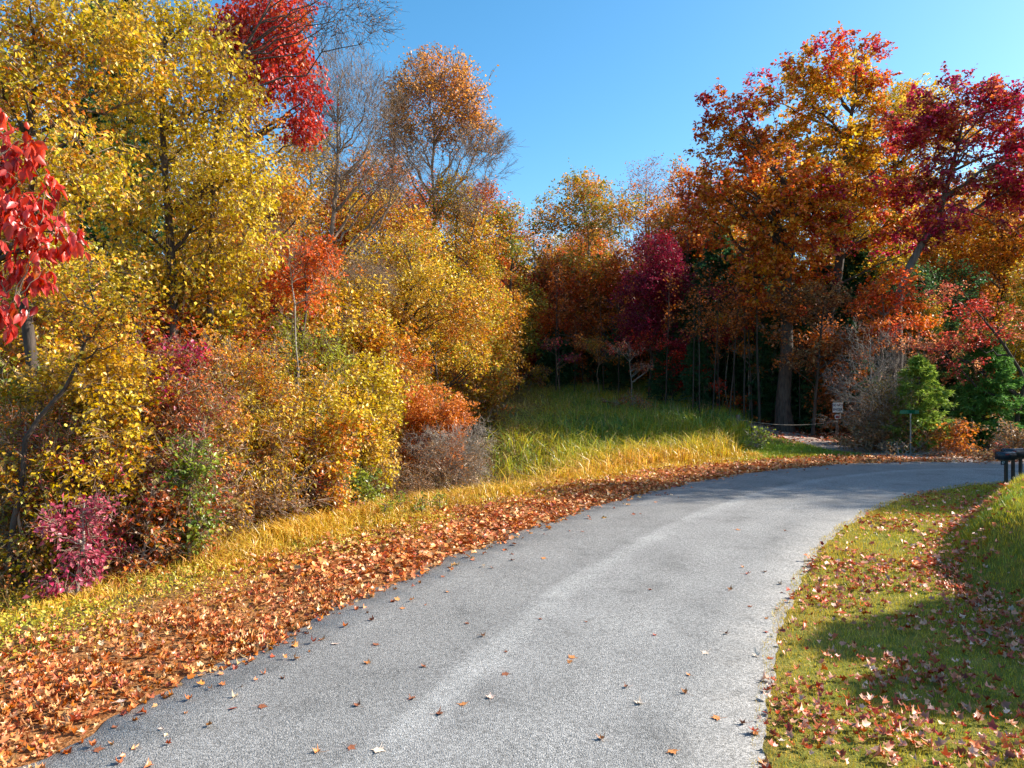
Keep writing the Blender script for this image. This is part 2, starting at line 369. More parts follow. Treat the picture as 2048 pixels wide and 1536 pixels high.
    hh = math_(nt, 'MULTIPLY_ADD', vo.outputs['Distance'], -1.0, math_(nt, 'MULTIPLY', v2.outputs[0], 1.0)); l.new(hh, b.inputs['Height'])
    p = n.new('ShaderNodeBsdfPrincipled'); p.inputs['Roughness'].default_value = .82; p.inputs['Specular IOR Level'].default_value = .35
    l.new(q.outputs[2], p.inputs['Base Color']); l.new(b.outputs[0], p.inputs['Normal'])
    o = n.new('ShaderNodeOutputMaterial'); l.new(p.outputs[0], o.inputs[0]); return m
RL2 = catmull(CP, 60); RT2 = norm(np.gradient(RL2, axis=0)); RN2 = np.stack([RT2[:, 1], -RT2[:, 0]], 1); U2 = np.concatenate([[0], np.cumsum(np.linalg.norm(np.diff(RL2, axis=0), axis=1))])
W = np.array([-HW - .06, -HW, -2.2, -1.1, 0, 1.1, 2.2, HW, HW + .06]); ZC = np.array([-.08, .012, .035, .052, .06, .052, .035, .012, -.08])
ew = .07 * np.sin(U2 * 2.1) + .05 * np.sin(U2 * 5.3 + 1) + .03 * np.sin(U2 * 11.7)
ww = W[None] + np.where(np.abs(W)[None] > 3, np.sign(W)[None] * ew[:, None] * np.where(W[None] > 0, .35, 1), 0)
V = np.concatenate([RL2[:, None] + RN2[:, None] * ww[..., None], np.broadcast_to(ZC[None, :, None], (len(RL2), 9, 1))], -1).reshape(-1, 3)
i = (np.arange(len(RL2) - 1)[:, None] * 9 + np.arange(8)[None]).ravel()
F = np.stack([i, i + 1, i + 10, i + 9], 1)
UVc = np.stack([ww, np.broadcast_to(U2[:, None], ww.shape)], -1).reshape(-1, 2)
tag(link('road', mesh_np('road', V, [F], None, True, [road_mat()], uv=UVc)), kind='structure')

# gravel drive
dm = plain('drive_gravel', (.36, .27, .22), .95, nscale=30, var=.5, bump=.6)
D2 = catmull(np.array([(24.5, 30.9), (22.2, 32.0), (20.0, 33.6), (18.4, 36), (17.1, 40), (16.4, 45), (14, 52), (9, 60)], float), 12)
DT = norm(np.gradient(D2, axis=0)); DN = np.stack([DT[:, 1], -DT[:, 0]], 1)
w = np.linspace(-1, 1, 7)[None] * (1.35 + 1.1 * np.exp(-np.arange(len(D2)) / 14.0))[:, None]
P = D2[:, None] + DN[:, None] * w[..., None]; Z = hz(P[..., 0], P[..., 1]) + .05 - .07 * (np.abs(np.linspace(-1, 1, 7)) > .9)[None]
V = np.concatenate([P, Z[..., None]], -1).reshape(-1, 3); i = (np.arange(len(D2) - 1)[:, None] * 7 + np.arange(6)[None]).ravel()
tag(link('gravel_path', mesh_np('gravel_path', V, [np.stack([i, i + 1, i + 8, i + 7], 1)], None, True, [dm])), kind='structure')

# ------------------------------------------------------------------ ground cover (stuff)
def scatter(n, x0, x1, y0, y1, dens):
    x = rng.uniform(x0, x1, n); y = rng.uniform(y0, y1, n); s, u = sdist(x, y)
    k = rng.uniform(0, 1, n) < dens(x, y, s, u); return x[k], y[k], s[k]
def stuff(name, label, parts, mats):
    Vs, Fs, cs, rs, mi = [], [], [], [], []; off = 0
    for k, (V, F, c, r) in enumerate(parts):
        Vs.append(V); Fs.append(F + off); off += len(V); cs.append(c); rs.append(r); mi.append(np.full(len(F), k))
    me = mesh_np(name, np.concatenate(Vs), [np.concatenate(Fs)], dict(cl=np.concatenate(cs), rv=np.concatenate(rs)), False, mats, np.concatenate(mi))
    return tag(link(name, me), label, 'ground cover', kind='stuff')
def vis(x, y, m=1.12): return (np.abs(x) < .7314 * y * m + .8)
def cln(x, y, f=.9, ph=0.): return np.clip(.5 + .45 * wob(x, y, f, ph) + .25 * wob(x, y, f * 3.1, ph + 2), 0, 1)

# left verge litter
def dv(x, y, s, u):
    edge = -2.92 + .26 * wob(x, y, 1.7) + .12 * wob(x, y, 5.0, 1)
    d = sstep(edge + .1, edge - .3, s) * (1 - .93 * sstep(-4.1, -7.2, s + .7 * wob(x, y, 1.0, 4)))
    d = np.maximum(d, .035 * (s > -3.3) * sstep(-1.6, -2.9, s)); d *= (.72 + .28 * np.sign(wob(x, y, 2.6, 3)) * sstep(0, .4, np.abs(wob(x, y, 2.6, 3))))
    d *= vis(x, y)
    return d * np.clip((11.0 / np.maximum(y, 5)) ** .9, .22, 1)
x, y, s = scatter(340000, -13, 23, 5.2, 36, dv)
pos = np.stack([x, y, np.maximum(hz(x, y) + .028, np.where(s > -3.3, .066 - .0046 * s * s, -9)) + rng.uniform(0, .06, len(x)) * sstep(-3.1, -3.8, s)], 1)
nr = y < 12.5
A = leaves(pos[nr], .082, 'litter', rng, up=.7, cl=rng.uniform(0, 1, nr.sum()), curl=.9)
B = leaves(pos[~nr], .12, 'oak', rng, up=.6, cl=rng.uniform(0, 1, (~nr).sum()), curl=.5)
stuff('leaf_litter', 'thick drift of curled orange and tan leaves along the left road edge', [A, B], [leaf_mat('litter_leaf', PAL['litter'], .12), leaf_mat('litter_leaf', PAL['litter'])])

# right lawn litter
def dl_(x, y, s, u):
    cl = sstep(.35, .75, .5 + .5 * wob(x, y, 1.0, 2.) + .35 * wob(x, y, 2.9, .7))
    d = sstep(3.05, 3.3, s) * (.09 + .5 * cl) + .9 * np.exp(-((s - 5.15 - .9 * sstep(14, 10, y) - 1.0 * sstep(10, 7, y)) / .3) ** 2)
    d *= np.where(y < 14, 1, .6) * (1 - .75 * sstep(6.0, 6.6, s - .9 * sstep(14, 10, y) - 1.0 * sstep(10, 7, y)))
    return d * vis(x, y) * (1 - sstep(24, 27, y)) * np.clip((9.0 / np.maximum(y, 5)) ** .8, .2, 1)
x, y, s = scatter(80000, 1.5, 22, 5.2, 27, dl_)
pos = np.stack([x, y, hz(x, y) + .045 + rng.uniform(0, .035, len(x))], 1)
nr = y < 13
A = leaves(pos[nr], .085, 'litter', rng, up=.6, cl=rng.uniform(0, 1, nr.sum()), curl=.8)
B = leaves(pos[~nr], .11, 'oak', rng, up=.7, cl=rng.uniform(0, 1, (~nr).sum()), curl=.5)
stuff('leaf_litter', 'scattered rust and pink fallen leaves over the right hand lawn', [A, B], [leaf_mat('litter_leaf_red', PAL['litterred'], .12), leaf_mat('litter_leaf_red', PAL['litterred'])])

# woodland floor litter and far verge
def dw(x, y, s, u):
    d = sstep(-9, -12, s) * (y > 30) * sstep(.34, .4, (x - 2) / np.maximum(y - 6, 1) + .02 * wob(x, y, 1))
    return d * vis(x, y) * np.clip((38.0 / y) ** 1.5, .2, 1) * (1 - patch_f(x, y)) * .8
def patch_f(x, y): return np.exp(-(((x - 13.2) / 3.0) ** 2 + ((y - 35.5) / 3.0) ** 2))
x, y, s = scatter(60000, 4, 48, 31, 72, dw)
pos = np.stack([x, y, hz(x, y) + .02], 1)
stuff('leaf_litter', 'rust red leaf carpet under the trees beyond the roped drive', [leaves(pos, .2, 'oak', rng, up=.7, cl=rng.uniform(0, 1, len(x)), curl=.4)], [leaf_mat('litter_leaf_red', None)])

def blades(pos, h, wd, rg, lean=.35, cl=None, bend=.5, seg=1):
    """grass blades: pos (n,3), h (n)"""
    n = len(pos); a = rg.uniform(0, 2 * math.pi, n); ln = rg.uniform(0, lean, n) * h
    d = np.stack([np.cos(a), np.sin(a), np.zeros(n)], 1); b = a + rg.uniform(-1, 1, n) + 1.57
    w = np.stack([np.cos(b), np.sin(b), np.zeros(n)], 1) * (wd * .5)
    if np.ndim(wd): pass
    up = np.array([[0, 0, 1.0]])
    if seg == 1:
        V = np.stack([pos - w, pos + w, pos + d * ln[:, None] + up * h[:, None]], 1); k = 3; F = np.array([(0, 1, 2)])
    else:
        m = pos + d * (ln * .35)[:, None] + up * (h * .62)[:, None]
        t = pos + d * (ln * (1 + bend))[:, None] + up * (h * (1 - .35 * bend * rg.uniform(0, 1, n)))[:, None]
        V = np.stack([pos - w * .7, pos + w * .7, m + w, m - w, t], 1); k = 5; F = np.array([(0, 1, 2), (0, 2, 3), (3, 2, 4)])
    Fo = (np.arange(n)[:, None, None] * k + F[None]).reshape(-1, 3)
    return V.reshape(-1, 3), Fo, np.repeat(cl if cl is not None else rg.uniform(0, 1, n), k), np.repeat(rg.uniform(0, 1, n), k)
GM = lambda k, c: leaf_mat('grass_' + k, c, trans=.45, jitter=.45, gloss=.04)
# lawn turf
def dg(x, y, s, u): return (s > 3.05 + .05 * wob(x, y, 3)) * vis(x, y) * (1 - sstep(25, 28, y)) * np.clip((8.0 / np.maximum(y, 5)) ** 1.2, .12, 1)
x, y, s = scatter(620000, 1.5, 23, 5.2, 28, dg)
bank = sstep(5.2, 6.0, s - .9 * sstep(14, 10, y) - 1.0 * sstep(10, 7, y))
h = (.03 + .035 * rng.uniform(0, 1, len(x)) + .05 * np.clip(wob(x, y, 2.3, 4), 0, 1) * rng.uniform(0, 1, len(x)) + bank * .065 * rng.uniform(.3, 1, len(x))) * (1 + np.clip((y - 8) / 25, 0, .6))
cl = np.clip(cln(x, y, 1.2, 1) * .55 + .4 * bank - .25 * (1 - sstep(3.1, 4.2, s)) + rng.normal(0, .10, len(x)) + .14 * wob(x, y, 3.7, 1) + .03, 0, 1)
wd = (.007 + .010 * np.clip((y - 6) / 14, 0, 1.5))[:, None]
A = blades(np.stack([x, y, hz(x, y) - .005], 1), h, wd, rng, .9, cl)
stuff('lawn_grass', 'short yellow green lawn grass on the right verge and bank', [A], [GM('lawn', [(.55, .30, .06), (.62, .42, .04), (.60, .48, .02), (.42, .42, .02), (.20, .32, .03), (.14, .30, .06)])])
# green grass patch by drive
x = rng.normal(13.0, 2.2, 30000); y = rng.normal(35.2, 1.9, 30000); s, u = sdist(x, y); k = (s < -6.2) & (ddrive(x, y) > 1.5); x, y = x[k], y[k]
A = blades(np.stack([x, y, hz(x, y) - .01], 1), rng.uniform(.08, .22, len(x)), .035, rng, .8, np.clip(.62 + .3 * wob(x, y, 1.1) - .35 * (y < 33.6), 0, 1))
stuff('grass_patch', 'bright green mown grass patch beside the gravel drive entrance', [A], [GM('patch', [(.5, .30, .04), (.45, .4, .03), (.28, .42, .02), (.16, .36, .02)])])
# golden verge grass on left
def dgo(x, y, s, u):
    return sstep(-4.4, -6.0, s + .8 * wob(x, y, .9)) * (1 - sstep(-10.2, -11.6, s)) * vis(x, y) * (y > 8) * (x < 12) * np.clip((14.0 / y) ** 1., .3, 1) * np.where((y < 13), .45, 1) * (.35 + .65 * sstep(-.25, .25, wob(x, y, 2.2, 6)))
x, y, s = scatter(420000, -14, 13, 8, 34, dgo)
tall = sstep(-5.6, -8, s)
A = blades(np.stack([x, y, hz(x, y) - .02], 1), (.07 + (.16 + .40 * sstep(12, 15, y)) * tall * rng.uniform(.3, 1, len(x))), (.012 + .012 * np.clip(y / 25, 0, 1))[:, None], rng, 1.1, cln(x, y, .8, 3), seg=2)
x3, y3, s3 = scatter(90000, -14, 4, 7, 22, lambda x, y, s, u: sstep(-4.8, -6.2, s + .7 * wob(x, y, 1.3, 2)) * (1 - sstep(-9, -11, s)) * vis(x, y) * sstep(-.3, .5, wob(x, y, 1.9, 1) + .25) * np.clip(10 / y, .3, 1))
Bv = leaves(np.stack([x3, y3, hz(x3, y3) + rng.uniform(.02, .2, len(x3))], 1), .05, 'dia', rng, .5, .1, cl=cln(x3, y3, 1.7, 2))
stuff('low_weeds', 'low yellow green weeds mixed into the back of the left leaf drift', [Bv], [leaf_mat('low_weed_leaf', [(.62, .5, .04), (.45, .46, .04), (.75, .6, .05), (.3, .36, .05), (.6, .3, .05)])])
stuff('verge_grass', 'golden dry grass strip behind the left leaf drift', [A], [GM('gold', [(.80, .50, .05), (.85, .44, .04), (.66, .50, .03), (.78, .36, .08), (.5, .44, .03)])])
# tall reedy grass of the meadow
def dm_(x, y, s, u):
    xr = 1.6 + .335 * (y - 6)      # right border against the woods
    d = sstep(-7.0, -7.8, s) * (1 - sstep(xr - .6, xr + .3, x + .5 * wob(x, y, .7))) * sstep(-2.0, .6, x - .045 * (y - 30)) * (y < 76)
    hol = np.exp(-((x - .4) ** 2 + (y - 28.6) ** 2) / 3.5)
    return d * (1 - .95 * hol) * np.clip((36.0 / y) ** 1.1, .2, 1)
def tallgrass(N, hh, wd, f):
    x, y, s = scatter(N, -4, 26, 26, 76, dm_)
    n = 7; X = np.repeat(x, n) + rng.normal(0, .07, len(x) * n); Y = np.repeat(y, n) + rng.normal(0, .07, len(x) * n)
    hs_ = np.repeat(rng.uniform(.6, 1.1, len(x)), n) * hh * rng.uniform(.55, 1.1, len(X)) * (.62 + .38 * sstep(-7, -9.5, np.repeat(s, n))) * (1 - .25 * sstep(36, 50, Y))
    z = hz(X, Y) - .03
    c = np.clip(.85 - .8 * (1 - sstep(-8.0, -13.0, np.repeat(s, n))) + .3 * wob(X, Y, .6) - f * (1 - sstep(1.5, 5, X)), 0, 1)
    return blades(np.stack([X, Y, z], 1), hs_, wd, rng, .75, c, 1.0, seg=2)
x, y, s = scatter(9000, -4, 26, 26, 76, dm_)
St = blades(np.stack([x, y, hz(x, y) - .03], 1), rng.uniform(1.1, 1.75, len(x)), .016, rng, .35, rng.uniform(0, .25, len(x)), .6, seg=2)
sd = leaves(np.stack([x, y, hz(x, y) + 1.25], 1) + rng.normal(0, 1, (len(x), 3)) * np.array([.09, .09, .12]), .07, 'lance', rng, .1, .1, cl=rng.uniform(0, .3, len(x)))
A = tallgrass(36000, 1.45, .034, .25)
stuff('tall_grass', 'tall leafy green and yellow grass filling the meadow left of the drive', [A, St, sd], [GM('tall', [(.80, .36, .07), (.82, .46, .05), (.78, .58, .03), (.50, .50, .03), (.16, .32, .05), (.05, .22, .06)]), GM('stalk', [TAN, (.6, .42, .16), BRN]), GM('seedhead', [TAN, (.55, .36, .2)])])
def dd_(x, y, s, u): return sstep(-8.6, -10, s) * (1 - sstep(.5, 3.0, x - .045 * (y - 30) + .8 * wob(x, y, .6))) * sstep(-11, -8, x) * (y < 74) * np.clip((34.0 / y) ** 1.1, .2, 1)
x, y, s = scatter(52000, -12, 8, 24, 74, dd_); n = 5; X = np.repeat(x, n) + rng.normal(0, .1, len(x) * n); Y = np.repeat(y, n) + rng.normal(0, .1, len(X))
A = blades(np.stack([X, Y, hz(X, Y) - .03], 1), rng.uniform(.3, 1.15, len(X)), .022, rng, .9, cln(X, Y, .7, 5), 1.0, seg=2)
B = leaves(np.stack([X, Y, hz(X, Y) + rng.uniform(.1, 1.0, len(X))], 1)[::2], .09, 'dia', rng, .3, .3, cl=np.repeat(rng.uniform(0, 1, len(x)), n)[::2])
stuff('dry_weeds', 'dull brown weeds filling the shaded hollow left of the tall grass', [A, B], [GM('dry', [(.20, .12, .06), (.30, .2, .09), (.16, .14, .04), (.36, .2, .07)]), leaf_mat('weed_leaf', [(.16, .12, .04), (.3, .14, .05), (.12, .16, .04), (.4, .26, .06)])])
# rough undergrowth at the feet of the left woods
def du(x, y, s, u): return sstep(-7.6, -9.0, s + .8 * wob(x, y, .8)) * (1 - sstep(-15, -20, s)) * vis(x, y, 1.2) * (x < .8 + .03 * y) * (y < 60) * np.clip((16.0 / y) ** 1.1, .15, 1)
x, y, s = scatter(60000, -30, 4, 8, 60, du)
n = 5; X = np.repeat(x, n) + rng.normal(0, .12, len(x) * n); Y = np.repeat(y, n) + rng.normal(0, .12, len(X))
Z = hz(X, Y) + rng.uniform(0, .45, len(X)) * sstep(-7.8, -9.5, np.repeat(s, n))
A = leaves(np.stack([X, Y, Z], 1), .07, 'dia', rng, .4, .2, cl=np.clip(np.repeat(rng.uniform(0, 1, len(x)), n) * .7 + .3 * cln(X, Y, .7), 0, 1))
x2, y2, s2 = scatter(60000, -30, 4, 8, 60, du)
B = blades(np.stack([x2, y2, hz(x2, y2)], 1), rng.uniform(.15, .7, len(x2)), .012, rng, 1.3, seg=2)
stuff('undergrowth', 'low tangled weeds and stems under the left hand thicket', [A, B], [L('mix'), GM('stem', [BRN, TAN, (.2, .12, .06), OLV])])

# ------------------------------------------------------------------ trees
TREES = []
def gen_tree(seed, trunk, lobes, tr, leaf=None, size=.14, cover=3.0, clr=.55, limbs=14, secs=4, steep=1.0, wobble_t=1.0, shape='dia', hang=.15, up=.35,
             sprig=2, gap=.25, gapf=.8, bare_below=None, twr=.010, fine=0, shell=.6, droop=0.0, maxleaf=90000, clump=26, stems=1, cspread=.55, hue=None, low=0, flat=.6, droop_l=0.0, radial=False):
    """trunk: (k,3) polyline, local coordinates; lobes: (m,6) centre+radii. Returns wood verts/faces and leaf arrays"""
    rg = np.random.default_rng(seed)
    trunk = np.asarray(trunk, float); lobes = np.asarray(lobes, float)
    k = 14; tt = np.linspace(0, 1, k); seg = np.concatenate([[0], np.cumsum(np.linalg.norm(np.diff(trunk, axis=0), axis=1))]); seg /= seg[-1]
    tp = np.stack([np.interp(tt, seg, trunk[:, j]) for j in range(3)], 1)
    tl = np.linalg.norm(trunk[-1] - trunk[0])
    wv = rg.normal(0, .012 * tl ** .8 * wobble_t, (k, 2)); wv[1:-1] = (wv[:-2] + 2 * wv[1:-1] + wv[2:]) / 2.4; tp[1:-1, :2] += wv[1:-1]
    rad = tr * (1 - tt) ** .75 + .012; rad[0] *= 1.45; rad[1] *= 1.08
    parts = [tubes(tp[None], rad[None], 10)]
    area = (np.pi * lobes[:, 3] * lobes[:, 5]); wts = area / area.sum()
    def sample(n, sh):
        out = []
        while sum(map(len, out)) < n:
            i = rg.choice(len(lobes), n, p=wts); d = norm(rg.normal(size=(n, 3))); r = rg.uniform(0, 1, n) ** sh
            far_ = 1 + np.abs(rg.normal(0, .16, n)) * (rg.uniform(0, 1, n) < .5); r = r * far_
            p = lobes[i, :3] + d * lobes[i, 3:] * r[:, None] * (1 + .13 * wob(d[:, 0] * 4 + i, d[:, 2] * 5, 1.2, seed))[:, None]
            q = (np.sin(p[:, 0] * gapf * 2.3 + seed) + np.sin(p[:, 2] * gapf * 2.9 + seed * 2) + np.sin(p[:, 1] * gapf * 2.1 + p[:, 0] * gapf)) / 3
            p = p[(q > -1 + 2 * gap * rg.uniform(.3, 1, n)) & (p[:, 2] > .15)]
            out.append(p)
        return np.concatenate(out)[:n]
    # limbs
    nodes_, ndr = [tp[3 - 2 * low:]], [rad[3 - 2 * low:]]
    def attach(ends, nd, ndrad, st, kk, rscale, bend, wobble):
        hx = nd[None, :, :2] - ends[:, None, :2]; hd = np.linalg.norm(hx, axis=2); dz = ends[:, None, 2] - nd[None, :, 2]
        cost = np.sqrt(hd ** 2 + dz ** 2) + np.where(dz < st * hd * .6, (st * hd * .6 - dz) * 1.6, 0) + rg.uniform(0, .12, hd.shape) * tl * .1
        i = cost.argmin(1); a = nd[i]
        mid = a * .5 + ends * .5; ln = np.linalg.norm(ends - a, axis=1)
        mid[:, 2] += bend * ln; mid += rg.normal(0, 1, mid.shape) * (wobble * ln)[:, None]
        P = bez(a, mid, ends, kk); P[:, 1:-1] += rg.normal(0, 1, P[:, 1:-1].shape) * (.022 * ln)[:, None, None]
        r0 = np.minimum(ndrad[i] * .72, rscale * (ln / max(tl, 1e-3)) ** .8 * 1.6 + .012)
        return P, r0
    if limbs:
        e = sample(limbs, .5); P, r0 = attach(e, nodes_[0], ndr[0], steep, 9, tr * .75, -.10 if steep > 1.4 else .08, .08)
        R = r0[:, None] * (1 - np.linspace(0, 1, 9) ** 1.1 * .85)[None]; parts.append(tubes(P, R, 6))
        nodes_.append(P[:, 2:].reshape(-1, 3)); ndr.append(R[:, 2:].ravel())
        nd, ndrd = np.concatenate(nodes_), np.concatenate(ndr)
        if secs:
            e = sample(limbs * secs, .45); P, r0 = attach(e, nd, ndrd, steep * .8, 7, tr * .3, .03, .10)
            r0 = np.maximum(r0, twr * 1.6)
            R = r0[:, None] * (1 - np.linspace(0, 1, 7) * .8)[None]; parts.append(tubes(P, R, 4))
            nodes_.append(P[:, 2:].reshape(-1, 3)); ndr.append(R[:, 2:].ravel())
    nd, ndrd = np.concatenate(nodes_), np.concatenate(ndr)
    # clumps
    nl = int(min(maxleaf, 2.6 * cover * area.sum() / (size * size))) if leaf else 0
    nc = max(30, nl // clump) if leaf else fine
    cpos = sample(nc, 1 - shell)
    sub = cpos if nc < 3500 else cpos[:3500]
    P, r0 = attach(sub, nd, ndrd, steep * .5, 5, tr * .2, .0 - droop, .12)
    R = np.minimum(r0, twr * 2.2)[:, None] * (1 - np.linspace(0, 1, 5) * .65)[None]; parts.append(tubes(P, R, 3))
    # sprigs
    spr = None
    if sprig:
        b = np.repeat(sub, sprig, 0); cen = lobes[:, :3].mean(0); o = norm(b - cen); d = norm(o + rg.normal(0, .75, b.shape) + np.array([0, 0, .25 * steep - droop]))
        ln = rg.uniform(.5, 1.3, len(b)) * clr * 1.15; m = b + d * (ln * .5)[:, None] + rg.normal(0, .08, b.shape) * ln[:, None]; e = b + d * ln[:, None]; e[:, 2] -= droop * ln * .5
        spr = (m, e, np.repeat(np.arange(len(sub)), sprig)); q = np.stack([b, m, e], 1); parts.append(tubes(q, np.full((len(b), 3), twr) * np.array([[1, .7, .35]]), 3))
        if fine:
            b2 = np.repeat(m, 3, 0); d2 = norm(np.repeat(d, 3, 0) + rg.normal(0, .6, b2.shape)); l2 = np.repeat(ln, 3) * rg.uniform(.4, .9, len(b2))
            parts.append(tubes(np.stack([b2, b2 + d2 * (l2 * .5)[:, None] + rg.normal(0, .03, b2.shape), b2 + d2 * l2[:, None]], 1), np.full((len(b2), 3), twr * .6), 3))
    nbig = sum(len(p_[1]) for p_ in parts[:2]); wood = merge(parts) + (nbig,)
    lf = None
    if leaf:
        ci = rg.integers(0, nc, nl); off = rg.normal(0, clr * .48, (nl, 3)); off[:, 2] *= flat; off[:, 2] -= .22 * droop_l * np.hypot(off[:, 0], off[:, 1])
        p = cpos[ci] + off
        if spr is not None:
            k_ = rg.uniform(0, 1, nl) < .38; j_ = rg.integers(0, len(spr[0]), k_.sum()); f_ = rg.uniform(0, 1.15, (len(j_), 1))
            p[k_] = spr[0][j_] * (1 - f_) + spr[1][j_] * f_ + rg.normal(0, .09 * clr, (len(j_), 3)); ci[k_] = spr[2][j_]
        if bare_below is not None:
            kp = p[:, 2] > bare_below + rg.normal(0, 1.2, nl); p, ci = p[kp], ci[kp]
        lw = (np.sin(cpos[:, 0] * 1.1 + seed) + np.sin(cpos[:, 2] * 1.4 + seed * 1.7) + np.sin(cpos[:, 1] * 1.2 + 1)) / 6 + .5
        cc = np.abs((lw * 1.6 * (1.2 - cspread) + rg.uniform(0, 1, nc) * cspread + seed * .17) % 2 - 1) if hue is None else np.clip(hue(cpos) + rg.normal(0, .12, nc), 0, 1)
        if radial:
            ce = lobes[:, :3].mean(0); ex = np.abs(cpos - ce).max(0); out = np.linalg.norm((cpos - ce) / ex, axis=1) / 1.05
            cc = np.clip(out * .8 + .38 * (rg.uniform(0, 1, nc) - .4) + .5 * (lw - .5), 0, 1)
        cen = lobes[:, :3].mean(0); outv = norm(p - cen) * .6
        lf = leaves(p, size, shape, rg, up, hang, outv, cc[ci], .25)
    return wood, lf

def emit(name, label, cat, loc, wood, lf, wmat, lmat, group=None, rz=0.0, crown='crown', twig=None):
    t = thing(name, label, cat, loc, group, rz)
    V, F = wood[:2]; mi = None
    if len(wood) > 2: mi = (np.arange(sum(map(len, F))) >= wood[2]).astype(np.int32)
    link('trunk' if cat == 'tree' else 'stems', mesh_np(name + '_wood', V, F, None, True, [wmat, twig or wmat], mi), t)
    if lf is not None:
        link(crown if cat == 'tree' else 'foliage', mesh_np(name + '_crown', lf[0], [lf[1]], dict(cl=lf[2], rv=lf[3]), False, [lmat]), t)
    return t

def copy_tree(src, loc, s=1.0, rz=0.0, label=None, mat=None, group=None, name=None):
    r = src.copy(); COL.objects.link(r); r.location = loc; r.scale = (s, s, s * 1.0); r.rotation_euler = (0, 0, rz)
    if label: r['label'] = label
    if group: r['group'] = group
    elif 'group' in r: del r['group']
    for ch in src.children:
        c = ch.copy(); COL.objects.link(c); c.parent = r
        if mat and ch.name.split('.')[0] in ('crown', 'foliage'):
            c.material_slots[0].link = 'OBJECT'; c.material_slots[0].material = mat
    return r

def tree(name, label, px, Y, lobes_px, pal, tr=.25, seed=None, top=None, lean=0.0, mid=None, wood=BARK, cat='tree', base=None, dsc=1.0, twig=None, **kw):
    """lobes_px: (px, py, rx, ry[, depth offset]) as measured at distance Y"""
    seed = seed if seed is not None else len(TREES) * 7 + 3
    X = wx(px, Y); z0 = h1(X, Y) if base is None else base
    k = Y / FPX; lob = []
    rg = np.random.default_rng(seed + 900)
    for q in lobes_px:
        d = q[4] if len(q) > 4 else rg.uniform(-.5, .5) * q[2] * k
        lob.append((wx(q[0], Y) - X, d, wz(q[1], Y) - z0, q[2] * k, q[2] * k * .85 * dsc, q[3] * k))
    if cat != 'tree' and (name != 'sapling' or pal == 'rose'):
        for a in list(lob):
            if a[2] - a[5] > .25: lob.append((a[0] * .75, a[1], max(a[2] * .5, .25), a[3] * .85, a[4] * .85, max(a[2] * .5, .25)))
        kw.setdefault('low', 1)
    lob = np.array(lob); ztop = (lob[:, 2] + lob[:, 5] * .55).max() if top is None else wz(top, Y) - z0
    hi = lob[(lob[:, 2] + lob[:, 5]).argmax()]
    pts = [(0, 0, -.25)]
    if mid: pts += [(wx(a, Y) - X, b_, wz(b, Y) - z0) for a, b, b_ in mid]
    pts.append((hi[0] * .8 + lean, hi[1] * .5, ztop))
    w_, lf = gen_tree(seed, pts, lob, tr, leaf=pal is not None, **kw)
    t = emit(name, label, cat, (X, Y, z0), w_, lf, wood, L(pal) if pal else None, twig=twig or (BARKT if px < 900 and Y < 45 else None))
    TREES.append(t); return t

def conifer(seed, H, R, n_wh, per, size=.28, dens=26, z0=.12, tr=.16, shape='needle', taper=.85):
    """whorled conifer: drooping boughs with sprays of needles"""
    rg = np.random.default_rng(seed)
    parts = [tubes(np.array([[(0, 0, -.2), (0, 0, H * .3), (.05, 0, H * .65), (0, 0, H)]]), np.array([[tr * 1.2, tr * .85, tr * .5, .02]]), 8)]
    zz = np.repeat(np.linspace(z0, .98, n_wh), per) + rg.normal(0, .012, n_wh * per); n = len(zz)
    r = R * np.clip((1 - zz) ** taper, .04, 1) * rg.uniform(.45, 1.25, n) * (.75 + .25 * np.sin(zz * 3)); a = rg.uniform(0, 2 * math.pi, n)
    s = np.stack([np.zeros(n), np.zeros(n), zz * H], 1); d = np.stack([np.cos(a), np.sin(a), np.zeros(n)], 1)
    e = s + d * r[:, None]; e[:, 2] += r * (.55 * zz - .10) + rg.normal(0, .06, n) * r
    m = s + d * (r * .5)[:, None]; m[:, 2] += r * .18
    P = bez(s, m, e, 6); parts.append(tubes(P, (.012 + .02 * r / R)[:, None] * np.linspace(1, .25, 6)[None], 4))
    # side sprays on each bough
    q = int(dens); t = rg.uniform(.22, 1.0, (n, q)); ti = t[..., None]
    c = s[:, None] * (1 - ti) ** 2 + 2 * m[:, None] * ti * (1 - ti) + e[:, None] * ti * ti
    side = np.stack([-d[:, 1], d[:, 0], np.zeros(n)], 1)[:, None] * rg.normal(0, 1, (n, q, 1)) * (r[:, None, None] * .26 * (1.15 - ti))
    c = c + side; c[..., 2] += rg.normal(0, .05, (n, q)) - np.abs(rg.normal(0, .04, (n, q)))
    c = c.reshape(-1, 3); nn = 9
    p = np.repeat(c, nn, 0); o = np.repeat(np.repeat(d, q, 0), nn, 0) * 1.1
    return merge(parts), (p, o, size, rg)
def conifer_obj(name, label, X, Y, H, R, pal, seed, n_wh=22, per=6, size=.22, dens=24, wid=1.0, cat='tree', base=None, **kw):
    (V, F), (p, o, sz, rg) = conifer(seed, H, R, n_wh, per, size, dens, **kw)
    T, _ = LEAF['needle']; n = len(p)
    d = norm(rg.normal(0, .7, (n, 3)) + o + np.array([0, 0, .1])); x = norm(np.cross(d, rg.normal(size=(n, 3))))
    s_ = (sz * rg.uniform(.6, 1.2, n))[:, None]
    VV = np.stack([p - x * s_ * .07 * wid, p + x * s_ * .07 * wid, p + d * s_ - np.array([0, 0, .15]) * s_], 1).reshape(-1, 3)
    FF = np.arange(n * 3).reshape(-1, 3)
    lf = (VV, FF, np.repeat(rg.uniform(0, 1, n), 3), np.repeat(rg.uniform(0, 1, n), 3))
    z = h1(X, Y) if base is None else base
    t = emit(name, label, cat, (X, Y, z), (V, F), lf, BARKD, L(pal)); TREES.append(t); return t

